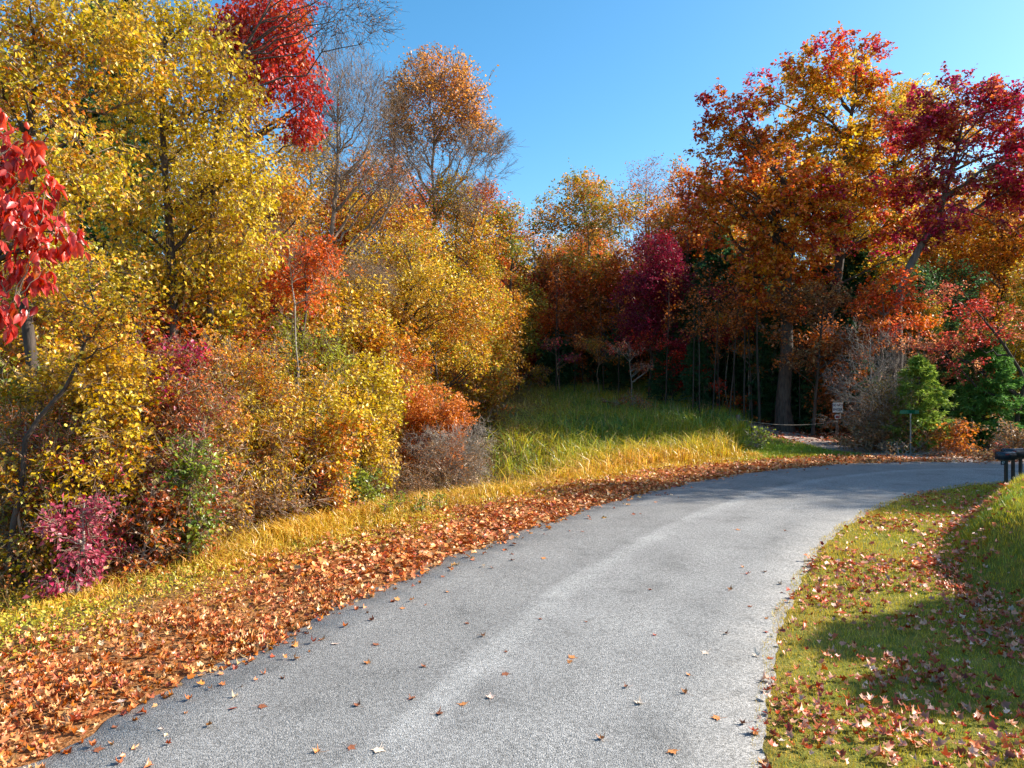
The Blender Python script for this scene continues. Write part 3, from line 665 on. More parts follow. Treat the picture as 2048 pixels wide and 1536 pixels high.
# ---- right side
tree('oak_tree', 'tallest oak, orange and olive crown against the sky behind the white sign', 1665, 46,
     [(1640, 165, 95, 75), (1742, 150, 42, 75), (1555, 205, 80, 75), (1640, 300, 130, 95), (1735, 300, 70, 90), (1700, 430, 110, 90), (1620, 400, 90, 70)],
     'oak', tr=.42, mid=[(1668, 640, 0), (1690, 470, .3), (1685, 330, .2)], size=.2, cover=3.0, clr=.52, limbs=22, secs=5, shape='oak', gap=.5, gapf=.6, radial=True, flat=.5, maxleaf=60000, clump=44, twr=.016, wood=BARKD)
tree('oak_tree', 'broad russet oak with thick dark trunk just left of the tallest oak', 1571, 44,
     [(1450, 245, 55, 62), (1500, 330, 95, 70), (1455, 420, 85, 80), (1570, 450, 95, 85), (1530, 545, 90, 70), (1610, 560, 60, 60)],
     'oakb', tr=.46, mid=[(1571, 640, 0), (1578, 520, 0), (1592, 400, .2)], size=.2, cover=3.0, clr=.52, limbs=20, secs=5, shape='oak', gap=.5, gapf=.6, radial=True, flat=.5, maxleaf=55000, clump=44, twr=.016, wood=BARKD)
tree('oak_tree', 'leaning oak with magenta red crown at the right edge of the woods', 1800, 43,
     [(1905, 225, 75, 60), (1990, 215, 75, 62), (2050, 270, 60, 90), (1840, 255, 60, 60), (1960, 330, 95, 55), (1850, 440, 70, 45), (2030, 400, 60, 55), (1900, 350, 70, 55), (2080, 340, 70, 80)],
     'crimson', tr=.36, mid=[(1802, 640, 0), (1838, 500, 0), (1890, 390, .3)], size=.2, cover=2.9, clr=.5, limbs=18, secs=5, shape='oak', gap=.5, gapf=.7, maxleaf=50000, clump=40, twr=.016)
tree('oak_tree', 'golden orange oak between the tallest oak and the leaning one', 1765, 50,
     [(1830, 200, 60, 45), (1880, 260, 60, 55), (1775, 250, 68, 55), (1775, 340, 95, 75), (1760, 450, 90, 70), (1730, 540, 80, 50)], 'gold', tr=.32, size=.17, cover=2.8, clr=.65, limbs=14, secs=4, shape='oak', gap=.35, maxleaf=40000, wood=BARKD)
tree('oak_tree', 'olive yellow oak behind the leaning magenta oak', 1960, 52,
     [(1950, 480, 120, 95), (2050, 450, 90, 90), (1890, 560, 100, 70), (1990, 600, 90, 60)], 'oakg', tr=.32, size=.17, cover=2.8, clr=.65, limbs=14, secs=4, shape='oak', gap=.25, maxleaf=42000, wood=BARKD)
tree('dogwood_tree', 'low scarlet tree arching over the dark green pine at right', 2030, 37.0,
     [(1900, 590, 40, 22), (1950, 625, 60, 26), (2010, 650, 60, 34), (1930, 680, 55, 20), (1890, 725, 55, 20), (1960, 745, 50, 16), (1860, 690, 60, 18)], 'dogwood', tr=.12,
     mid=[(2050, 760, 0), (2015, 700, 0)], size=.13, cover=1.5, clr=.35, limbs=12, secs=4, gap=.35, maxleaf=40000, wood=BARKD, droop=.05)
tree('oak_tree', 'shaded brown oak sapling in front of the two dark trunks', 1625, 42.5,
     [(1600, 610, 60, 40), (1660, 590, 55, 30), (1690, 690, 65, 30), (1590, 720, 45, 22), (1740, 640, 50, 28), (1560, 660, 40, 30)], 'brown', tr=.10, size=.14, cover=2.0, clr=.45, limbs=12, secs=3, shape='oak', gap=.4, wood=BARKD)
tree('oak_tree', 'amber oak boughs hanging over the signs from a thin trunk', 1755, 41.0,
     [(1760, 570, 60, 26), (1720, 600, 40, 30), (1800, 600, 50, 25), (1780, 650, 70, 24)], 'orange', tr=.10, size=.14, cover=2.2, clr=.4, limbs=10, secs=3, shape='oak', gap=.4)
tree('bare_shrub', 'leafless grey shrub with arching branches right of the white sign', 1745, 38.5,
     [(1740, 700, 70, 55), (1700, 760, 60, 50), (1790, 720, 60, 60), (1770, 790, 60, 45)], None, tr=.05, cat='shrub', limbs=26, secs=5, fine=420, sprig=3, twr=.008, clr=.5, wood=BARKP, droop=.08, steep=1.2)
tree('shrub', 'olive shrub with small amber leaves behind the street sign', 1790, 36.5,
     [(1790, 800, 65, 60), (1750, 850, 50, 40), (1830, 850, 45, 40)], 'dry', tr=.04, cat='shrub', size=.075, cover=1.3, clr=.3, limbs=20, secs=4, fine=0, sprig=4, gap=.3, wood=BARKP)
conifer_obj('pine_tree', 'bright yellow green young pine behind the street sign', wx(1838, 35.6), 35.6, 4.9, 1.9, 'pinelime', 31, 15, 7, .26, 24, wid=1.6, z0=.05, tr=.07, taper=.6)
conifer_obj('pine_tree', 'dark green bushy pine behind the mailboxes', wx(1965, 38.0), 38.0, 6.0, 2.6, 'pinelit', 32, 26, 8, .26, 30, wid=1.5, z0=.03, tr=.09, taper=.6)
conifer_obj('pine_tree', 'deep blue green pine half hidden behind the bushy one', wx(1905, 40.0), 40.0, 5.6, 1.9, 'pine', 33, 24, 7, .26, 30, wid=1.5, z0=.03, tr=.09, taper=.65)
conifer_obj('pine_tree', 'blue green pine at the far right edge of the road', wx(2075, 38.5), 38.5, 5.0, 1.8, 'pinelit', 34, 22, 7, .24, 28, wid=1.4, z0=.03, tr=.09, taper=.65)
for i, (px, Y, H, R, lab) in enumerate([(1440, 55, 14.5, 3.6, 'shaded hemlock left of the thick dark trunk'), (1385, 60, 13, 3.4, 'dark hemlock beside the maroon maple'),
                                        (1525, 53, 15, 3.6, 'tall black green hemlock behind the russet oak'), (1640, 49, 11, 3.2, 'dark hemlock filling the gap between the two oak trunks'),
                                        (1712, 48, 12.5, 3.2, 'deep green hemlock behind the white sign'), (1830, 50, 11, 3.4, 'hemlock in the shade behind the golden oak'),
                                        (1115, 62, 5.5, 2.4, 'small dark fir at the head of the meadow'), (1215, 64, 6.5, 2.6, 'green fir in the shade at the back of the meadow')]):
    conifer_obj('hemlock_tree', lab, wx(px, Y), Y, H, R, 'hem', 50 + i, 26, 8, .36, 30, wid=2.4, z0=.08, tr=.18, taper=.45)
tree('maple_tree', 'deep maroon maple at the centre right edge of the meadow', 1300, 53,
     [(1312, 520, 45, 50), (1300, 590, 58, 55), (1285, 655, 55, 40), (1335, 570, 40, 50)], 'maroon', tr=.14, size=.13, cover=3.2, clr=.5, limbs=14, secs=4, gap=.25, maxleaf=45000, wood=BARKD)
tree('maple_tree', 'small wine red maple low in front of the thin trunks', 1350, 51,
     [(1350, 730, 40, 30), (1370, 770, 26, 16), (1300, 690, 40, 24)], 'scarlet', tr=.05, size=.12, cover=1.3, clr=.4, limbs=8, secs=3, gap=.35, wood=BARKD)
tree('maple_tree', 'dusky purple understory tree spreading above the thin trunks', 1430, 50,
     [(1420, 670, 65, 16), (1370, 690, 50, 14), (1450, 590, 50, 12), (1480, 655, 40, 14)], 'maroon', tr=.07, size=.13, cover=2.0, clr=.4, limbs=10, secs=3, gap=.3, wood=BARKD)

# ---- centre background
tree('oak_tree', 'green and orange oak with pale trunk at the head of the meadow', 1180, 66,
     [(1165, 385, 55, 42), (1110, 440, 50, 48), (1210, 430, 60, 60), (1155, 530, 90, 60), (1200, 610, 80, 50)], 'oakgo', tr=.24, size=.2, cover=2.6, clr=.8, limbs=14, secs=4, shape='oak', gap=.4, gapf=.5, wood=BARKP, maxleaf=40000)
tree('maple_tree', 'amber and orange tree behind the pale trunk, low crown', 1240, 62,
     [(1150, 600, 60, 55), (1250, 560, 60, 60), (1210, 650, 60, 40), (1110, 650, 45, 35)], 'orange', tr=.16, size=.17, cover=2.4, clr=.7, limbs=14, secs=4, gap=.4, maxleaf=36000)
tree('maple_tree', 'thin crowned rosy tree on the skyline left of the big oaks', 1290, 72,
     [(1290, 375, 58, 40), (1330, 430, 60, 50), (1250, 430, 40, 45)], 'pinkbud', tr=.22, size=.15, cover=.9, clr=.9, limbs=20, secs=5, sprig=3, gap=.35, steep=1.6)
tree('oak_tree', 'rust orange oak between the rosy tree and the russet oak', 1370, 60,
     [(1375, 370, 42, 42), (1400, 430, 60, 55), (1350, 480, 75, 60), (1400, 540, 60, 50)], 'oakb', tr=.28, size=.19, cover=2.6, clr=.75, limbs=14, secs=4, shape='oak', gap=.35, maxleaf=36000)
tree('oak_tree', 'tall thin tree in the notch of sky with blue green leaves', 1072, 78,
     [(1065, 470, 36, 45), (1085, 540, 45, 50), (1060, 610, 50, 40)], 'oakg', tr=.2, size=.2, cover=1.3, clr=.8, limbs=14, secs=4, shape='oak', gap=.5)
tree('oak_tree', 'straight dark trunked tree with olive leaves at the left head of the meadow', 1036, 57,
     [(1012, 440, 38, 45), (1020, 520, 40, 50), (1045, 610, 48, 50), (1030, 680, 55, 40)], 'oakg', tr=.2, top=430, size=.17, cover=1.7, clr=.65, limbs=16, secs=4, gap=.45, wood=BARKD, maxleaf=30000)
tree('oak_tree', 'dark olive and rust tree left of the sky notch', 985, 60,
     [(960, 410, 45, 45), (1000, 450, 42, 45), (975, 520, 60, 60)], 'oakb', tr=.22, size=.18, cover=2.6, clr=.7, limbs=14, secs=4, shape='oak', gap=.35, maxleaf=30000)
# poplar: fan of ascending limbs, leaves only in the top
tree('poplar_tree', 'tall fan shaped poplar, bare below and orange leaved at its rounded top', 864, 48,
     [(865, 150, 68, 55), (800, 200, 30, 45), (930, 200, 45, 60), (865, 240, 95, 80), (950, 280, 60, 50), (800, 290, 50, 60)], 'poplar', tr=.24, top=190,
     mid=[(864, 560, 0), (864, 400, 0)], size=.16, cover=2.0, clr=.6, limbs=34, secs=6, steep=2.9, sprig=3, bare_below=wz(310, 48), twr=.020, gap=.15, clump=14, wood=BARKT, dsc=.8, maxleaf=26000)
tree('bare_tree', 'leafless twiggy tree between the poplar and the scarlet maple', 640, 38,
     [(700, 200, 70, 90), (760, 250, 60, 70), (650, 240, 60, 120), (720, 330, 80, 60), (810, 330, 50, 45)], None, tr=.2, top=130, limbs=30, secs=6, steep=2.4, sprig=3, fine=420, twr=.010, clr=1.0, wood=BARKT)
tree('bare_tree', 'bare spreading tree low branches reaching right of the poplar trunk', 868, 46.5,
     [(960, 320, 55, 50), (900, 380, 60, 40), (990, 290, 30, 30), (800, 400, 70, 50), (940, 400, 40, 40)], None, tr=.16, top=380, limbs=24, secs=5, steep=1.5, sprig=3, fine=260, twr=.012, clr=.9, wood=BARKT)

# ---- middle left
tree('maple_tree', 'flame orange maple behind the leafless twiggy tree', 690, 46, [(680, 375, 42, 42), (705, 430, 60, 50), (670, 480, 60, 50)], 'flame', tr=.16, size=.15, cover=2.8, clr=.55, limbs=12, secs=4, gap=.3, maxleaf=34000)
tree('maple_tree', 'clear yellow maple below the poplar, right of centre left', 930, 47, [(905, 400, 50, 50), (935, 470, 55, 60), (900, 540, 70, 60), (955, 560, 45, 60)], 'yellow', tr=.18, size=.14, cover=2.4, flat=.35, droop_l=.8, clr=.7, limbs=14, secs=4, gap=.4, maxleaf=40000)
tree('maple_tree', 'ochre tree with dark bending trunk above the orange bush', 795, 33, [(800, 520, 95, 60), (870, 590, 90, 60), (760, 590, 80, 60), (930, 640, 60, 45)], 'gold', tr=.16,
     mid=[(800, 660, 0), (830, 560, 0)], size=.11, cover=2.0, flat=.3, droop_l=1, clr=.55, limbs=16, secs=5, gap=.42, wood=BARKD, maxleaf=55000)
tree('maple_tree', 'brown and olive tree behind the ochre one', 760, 42, [(760, 430, 75, 55), (830, 470, 60, 50), (720, 520, 70, 55)], 'mix', tr=.16, size=.14, cover=2.4, clr=.5, limbs=14, secs=4, gap=.38, maxleaf=38000)
tree('hickory_tree', 'low yellow olive tree at the left end of the meadow', 905, 36, [(890, 690, 80, 40), (950, 720, 45, 30), (840, 650, 60, 35)], 'yellow', tr=.09, size=.11, cover=2.0, clr=.4, limbs=12, secs=4, gap=.4, wood=BARKD, maxleaf=40000)
tree('sumac_shrub', 'small red orange sumac right of the lime green shrub', 832, 29, [(830, 725, 38, 14), (800, 715, 25, 12)], 'flame', tr=.03, cat='shrub', size=.1, cover=2.6, clr=.25, limbs=7, secs=2, gap=.2, shape='lance')
tree('barberry_bush', 'rounded orange bush with arching grey stems beside the meadow', 872, 26.5,
     [(870, 815, 66, 34), (905, 835, 40, 34), (825, 820, 40, 36)], 'rust', tr=.03, cat='shrub', size=.075, cover=3.2, clr=.2, limbs=26, secs=5, sprig=2, gap=.1, wood=BARKT, twr=.004, maxleaf=60000, shell=.75, droop=.15)
tree('bramble', 'grey tangle of bare arching stems in front of the orange bush', 930, 25.6, [(945, 880, 40, 34), (900, 890, 40, 34), (850, 890, 40, 30)], None, tr=.02, cat='shrub', limbs=30, secs=4, fine=420, sprig=3, twr=.006, clr=.3, wood=BARKP, droop=.35, steep=.8)
tree('bramble', 'brown bramble thicket with pale stems near the yellow verge grass', 760, 23.0, [(740, 930, 70, 45), (810, 950, 60, 35), (680, 930, 60, 50)], 'dry', tr=.02, cat='shrub', size=.05, cover=.35, limbs=34, secs=5, sprig=5, twr=.006, clr=.3, wood=BARKT, droop=.25, steep=.8, gap=.1)

# ---- near left
tree('maple_tree', 'large yellow maple filling the top left corner', 60, 15.5,
     [(60, 60, 130, 90), (210, 90, 130, 90), (60, 200, 110, 90), (150, 330, 120, 90), (20, 420, 90, 80), (90, 500, 100, 70)], 'yellow', tr=.16, size=.105, cover=2.8, flat=.3, droop_l=1.2, clr=.42, limbs=20, secs=6, gap=.38, gapf=1.1, twr=.008, wood=BARKD, maxleaf=80000, hang=.4, sprig=3)
tree('maple_tree', 'bright yellow maple rising over the near thicket left of the scarlet crown', 345, 18.5,
     [(330, 60, 110, 80), (430, 170, 80, 80), (330, 250, 120, 90), (440, 350, 110, 90), (300, 420, 120, 80), (470, 470, 80, 60), (350, 530, 110, 70), (260, 560, 90, 60)], 'yellow', tr=.17, size=.105, cover=2.7, flat=.3, droop_l=1.2, clr=.45, limbs=22, secs=6, gap=.36, gapf=1.0, twr=.009, wood=BARKD, maxleaf=90000, hang=.4, sprig=3)
tree('maple_tree', 'golden maple with drooping boughs above the lime green shrub', 500, 23,
     [(480, 250, 70, 60), (550, 400, 70, 60), (500, 540, 90, 70), (590, 600, 70, 60), (420, 600, 90, 70)], 'gold', tr=.15, size=.115, cover=2.8, flat=.3, droop_l=1.2, clr=.5, limbs=18, secs=5, gap=.36, twr=.007, wood=BARKD, maxleaf=70000, hang=.4, sprig=3)
tree('maple_tree', 'scarlet maple crown hanging against the blue sky at upper left', 470, 24,
     [(500, 70, 90, 60), (575, 60, 50, 50), (560, 140, 60, 60), (600, 240, 36, 55), (500, 160, 60, 50), (450, 40, 60, 60), (440, 110, 55, 45), (620, 170, 26, 45), (520, 0, 90, 45)], 'scarlet', tr=.2, size=.125, cover=2.6, flat=.4, droop_l=1.5, clr=.45, limbs=18, secs=5, gap=.34, twr=.007, wood=BARKD, maxleaf=60000, hang=.6, shape='oak', sprig=3)
tree('maple_tree', 'vivid red maple with large hanging leaves at the left edge of view', -95, 8.2,
     [(15, 290, 60, 50), (40, 370, 65, 50), (60, 430, 60, 45), (110, 485, 70, 42), (30, 520, 70, 50), (30, 600, 45, 30)], 'scarlet', tr=.07, size=.14, cover=3.0, clr=.2, limbs=12, secs=4, gap=.2, twr=.005, wood=BARKD, hang=.9, up=.1, shape='sour', mid=[(-60, 700, 0)], clump=12, sprig=1)
tree('maple_tree', 'small rose and crimson maple in the thicket mid left', 560, 21,
     [(540, 560, 50, 45), (520, 620, 30, 30), (600, 570, 45, 50), (640, 520, 35, 35)], 'scarlet', tr=.07, size=.10, cover=2.6, clr=.3, limbs=10, secs=4, gap=.4, wood=BARKD)
tree('bare_tree', 'dark branched tree overhead with bud tipped twigs beside the scarlet crown', 400, 19,
     [(700, 20, 90, 50), (760, 10, 40, 40), (640, 50, 50, 40), (600, -60, 120, 60)], 'brown', tr=.10, top=-20, mid=[(420, 400, 0), (470, 120, 0)], size=.045, cover=.16, limbs=14, secs=5, steep=.9, sprig=2, twr=.006, clr=.45, wood=BARKD, twig=BARKD, clump=5, droop=-.1)
tree('bare_tree', 'dead branched tree with drooping dark twigs above the orange maple', 700, 27,
     [(600, 520, 60, 35), (660, 600, 50, 45), (720, 560, 60, 50), (560, 450, 50, 30)], None, tr=.09, top=500, limbs=16, secs=5, steep=.3, sprig=3, fine=350, twr=.007, clr=.45, wood=BARKD, droop=.3)
tree('cherry_tree', 'crooked dark trunked small tree leaning right at the left edge', 6, 13.0,
     [(230, 560, 80, 50), (150, 620, 80, 50), (250, 640, 60, 50), (90, 560, 60, 50)], 'mix', tr=.05, mid=[(55, 870, 0), (120, 760, 0.2), (150, 700, 0), (200, 640, 0)], twig=BARKD, size=.07, cover=1.6, clr=.3, limbs=14, secs=5, gap=.2, twr=.006, wood=BARKD)
conifer_obj('pine_tree', 'tall pine with grey trunk seen through the yellow leaves', wx(200, 27), 27, 19.5, 3.6, 'pine', 71, 26, 6, .3, 26, wid=1.4, z0=.38, tr=.30)
conifer_obj('pine_tree', 'second tall pine trunk right of the grey one in the yellow leaves', wx(256, 28.5), 28.5, 20.5, 3.4, 'pine', 72, 26, 6, .3, 26, wid=1.4, z0=.42, tr=.28)
conifer_obj('pine_tree', 'small soft green pine low in the left thicket', wx(215, 15.2), 15.2, 2.6, .95, 'pinelit', 73, 16, 6, .2, 20, wid=.7, z0=.05, tr=.03)

# shrubs of the thicket, front to back
SH = [
 (1265, 50.5, [(1255, 700, 34, 14), (1285, 730, 24, 10)], 'dogwood', 'sparse red understory sapling left of the wine red maple'),
 (1412, 48.5, [(1405, 745, 30, 14), (1430, 770, 20, 10)], 'scarlet', 'sparse scarlet sapling low among the slender trunks'),
 (1500, 47.5, [(1495, 700, 34, 14), (1520, 735, 24, 10)], 'orangemix', 'sparse amber sapling near the right end of the slender trunks'),
 (1200, 55.0, [(1190, 690, 40, 18), (1220, 715, 30, 10)], 'oakgo', 'sparse olive sapling at the back of the meadow under the pale trunk'),
 (1455, 49.5, [(1450, 640, 40, 14), (1480, 665, 30, 10)], 'oakg', 'sparse green gold sapling high among the slender trunks'),
 (1120, 57.0, [(1110, 690, 34, 14), (1140, 715, 24, 10)], 'crimson', 'sparse crimson sapling at the head of the meadow'),
 (610, 20.0, [(610, 525, 50, 34), (565, 495, 40, 30), (640, 560, 30, 24)], 'scarlet', 'red orange sapling in front of the golden drooping maple'),
 (60, 13.0, [(60, 1030, 70, 40), (20, 960, 50, 50)], 'mix', 'low olive and rust bush between the rose sapling and the left edge'),
 (270, 13.6, [(270, 1040, 50, 30), (310, 1000, 40, 30)], 'mixred', 'russet and olive weedy bush right of the rose pink sapling'),
 (340, 15.2, [(350, 1040, 50, 26), (300, 1060, 40, 20)], 'crimson', 'low red sprigged bush at the start of the golden grass'),
 (430, 16.2, [(430, 880, 60, 50), (400, 1000, 50, 30)], 'yellow', 'yellow leafy bush beside the fronded sumac'),
 (120, 15.0, [(120, 850, 70, 60), (60, 800, 60, 60)], 'oakg', 'olive green shrub just behind the crooked dark trunk base'),
 (40, 13.6, [(50, 900, 90, 90), (120, 960, 80, 70), (10, 1000, 80, 80)], 'mixred', 'brown and red weedy shrub at the left edge of the verge'),
 (190, 14.2, [(190, 800, 90, 70), (230, 720, 80, 60), (130, 720, 70, 60)], 'gold', 'twiggy gold brown shrub over the small soft green pine'),
 (150, 12.3, [(125, 1060, 50, 36), (170, 1020, 30, 24)], 'rose', 'rose pink leaved sapling by the leaf drift'),
 (215, 13.4, [(200, 930, 62, 34), (160, 960, 40, 22)], 'crimson', 'dark crimson leaved bush above the rose pink sapling'),
 (330, 14.4, [(330, 960, 80, 60), (260, 1010, 70, 50), (390, 1020, 60, 40)], 'mixred', 'mixed green and brown bush by the golden grass'),
 (375, 14.0, [(385, 900, 50, 40), (365, 950, 30, 40)], 'lime', 'yellow green fronded sumac in the near thicket'),
 (330, 15.6, [(320, 820, 90, 70), (250, 880, 60, 50), (400, 800, 70, 60)], 'mixred', 'olive and rust shrub behind the fronded sumac'),
 (300, 14.9, [(260, 680, 60, 36), (340, 715, 60, 30)], 'crimson', 'maroon red vine covered shrub below the yellow maple'),
 (450, 17.6, [(450, 940, 70, 50), (500, 900, 60, 50)], 'orangemix', 'red orange sumac bush behind the golden grass'),
 (480, 17.6, [(480, 830, 90, 70), (420, 740, 80, 60), (540, 760, 70, 60)], 'gold', 'yellow brown shrub mass in the middle of the thicket'),
 (560, 19.0, [(560, 950, 70, 60), (620, 1000, 60, 40), (500, 1010, 60, 40)], 'mixred', 'pale dry weedy bush behind the golden verge grass'),
 (600, 19.4, [(600, 880, 80, 70), (660, 820, 70, 60), (560, 820, 60, 50)], 'gold', 'golden leaved shrub with hanging leaves centre left'),
 (625, 21.0, [(600, 700, 70, 50), (650, 730, 60, 55), (580, 650, 50, 36)], 'lime', 'lime green and yellow leaved shrub in the thicket'),
 (700, 22.4, [(700, 830, 70, 60), (740, 780, 60, 60), (680, 900, 60, 50)], 'yellow', 'yellow hanging leaved shrub left of the orange bush'),
 (720, 26.0, [(700, 660, 60, 50), (760, 690, 60, 50), (690, 590, 60, 40)], 'gold', 'amber shrub under the dead drooping branches'),
 (800, 30.0, [(790, 770, 60, 40), (850, 760, 50, 30)], 'mix', 'dusky shrub behind the orange bush'),
 (650, 21.0, [(660, 960, 60, 36), (720, 970, 40, 26)], 'green', 'green leafy bush above the verge grass'),
 (960, 40.0, [(930, 760, 50, 20), (985, 755, 40, 18), (900, 740, 40, 24)], 'gold', 'yellow brown brush at the left head of the meadow'),
 (1040, 60.0, [(1010, 735, 40, 18), (1070, 740, 40, 14)], 'mix', 'dark brush across the far end of the meadow'),
 (85, 17.0, [(60, 660, 80, 60), (130, 600, 70, 50)], 'yellow', 'yellow leaved shrub behind the crooked dark trunk'),
 (420, 20.0, [(400, 640, 80, 60), (460, 580, 70, 60), (340, 590, 70, 50)], 'yellow', 'yellow bush mass under the bright yellow maple'),
 (1850, 34.5, [(1850, 870, 36, 16), (1880, 885, 30, 14)], 'orangemix', 'orange leaved bush right of the street sign'),
 (1915, 34.0, [(1915, 868, 30, 22), (1945, 895, 36, 16)], 'orangemix', 'rust orange bush at the foot of the dark green pine'),
 (1745, 35.6, [(1740, 872, 40, 18), (1700, 880, 40, 14)], 'dry', 'tan weedy bush left of the street sign post'),
 (1800, 34.2, [(1800, 893, 50, 10), (1860, 900, 50, 10)], 'brown', 'low russet weeds at the foot of the street sign'),
 (1990, 32.4, [(1985, 912, 40, 14), (2040, 915, 30, 16)], 'brown', 'red brown weeds across the road behind the mailboxes'),
 (2030, 34.0, [(2020, 860, 36, 26), (2060, 880, 36, 30)], 'dry', 'pale yellow shrub at the right edge beyond the mailboxes'),
 (2000, 31.9, [(2004, 893, 10, 8)], 'scarlet', 'tiny red leaved sprout just behind the mailboxes'),
 (1510, 36.8, [(1512, 870, 22, 14)], 'green', 'pale green weed clump beside the left rope post'),
 (1470, 50.0, [(1480, 800, 50, 12), (1400, 815, 50, 12)], 'orange', 'orange fern clump on the woods floor by the thin trunks'),
 (1350, 48.0, [(1340, 830, 50, 12), (1250, 800, 40, 12)], 'brown', 'russet ferns along the shaded edge of the meadow'),
]
SHC = dict(rose=1.7, crimson=1.3, yellow=2.0, lime=1.5, orange=1.1, mix=1.7, mixred=1.6, brown=1.5, maroon=1.6, dry=1.5, scarlet=1.6)
for i, (px, Y, lob, pal, lab) in enumerate(SH):
    sz = .062 + .0021 * Y
    if Y < 30 and pal not in ('rose', 'crimson', 'lime', 'maroon'): lob = [(a, b, c * 1.3, d * 1.2) for a, b, c, d in lob]
    tree('sapling' if 'sapling' in lab[:34] else ('weeds' if 'weed' in lab or 'fern' in lab else 'shrub'), lab, px, Y, lob, pal, tr=.025, cat='shrub' if 'weed' not in lab and 'fern' not in lab else 'plant',
         size=sz, cover=SHC.get(pal, 2.3), clr=.22 + .004 * Y, limbs=18, secs=5, sprig=6, gap=.58, gapf=1.3, twr=.007, wood=BARKT if i % 2 else BARKP, maxleaf=42000, hang=.3,
         shape='lance' if i % 3 == 0 else 'dia', seed=200 + i, shell=.5)
# lime weeds at the verge
for i, (px, py) in enumerate([(735, 985), (800, 1000), (845, 1005), (880, 1000), (770, 1015)]):
    Y = CAMH * FPX / (py + 22 - CY); t = tree('weed', 'bright lime green verge weed, ' + ['left of the others under the bramble', 'in the dense middle of its row', 'with the tallest leaves of its row', 'right hand end of its row by the leaf drift', 'low one in front of its row'][i],
        px, Y, [(px, py, 16, 14)], 'lime', tr=.01, cat='plant', size=.07, cover=1.8, clr=.1, limbs=6, secs=2, sprig=1, gap=.1, twr=.004, seed=300 + i, wood=BARKT)
    t['group'] = 'lime green weeds on the left verge'

# ---- prototypes for copies: background woods
P1 = tree('forest_tree', 'orange forest tree far behind the poplar', 620, 62, [(620, 330, 70, 60), (660, 420, 90, 70), (580, 450, 80, 70), (620, 560, 110, 90), (620, 680, 110, 60)], 'gold', tr=.26, size=.24, cover=2.6, clr=.9, limbs=14, secs=3, gap=.3, maxleaf=34000, shape='dia', seed=401)
P2 = tree('forest_tree', 'rust oak of the distant wood behind the brown and olive tree', 760, 64, [(760, 360, 60, 60), (790, 450, 90, 80), (730, 560, 100, 90), (780, 670, 100, 60)], 'oakb', tr=.26, size=.24, cover=2.6, clr=.9, limbs=14, secs=3, gap=.35, maxleaf=34000, shape='dia', seed=402)
P3 = tree('forest_tree', 'slim distant tree left of the flame orange maple', 560, 56, [(560, 400, 50, 60), (560, 500, 60, 70), (560, 610, 60, 60)], 'yellow', tr=.2, size=.22, cover=2.2, clr=.8, limbs=12, secs=3, gap=.35, maxleaf=20000, seed=403)
protos = [P1, P2, P3]
words = ['orange', 'rust', 'gold', 'olive', 'brown', 'amber', 'russet', 'yellow']
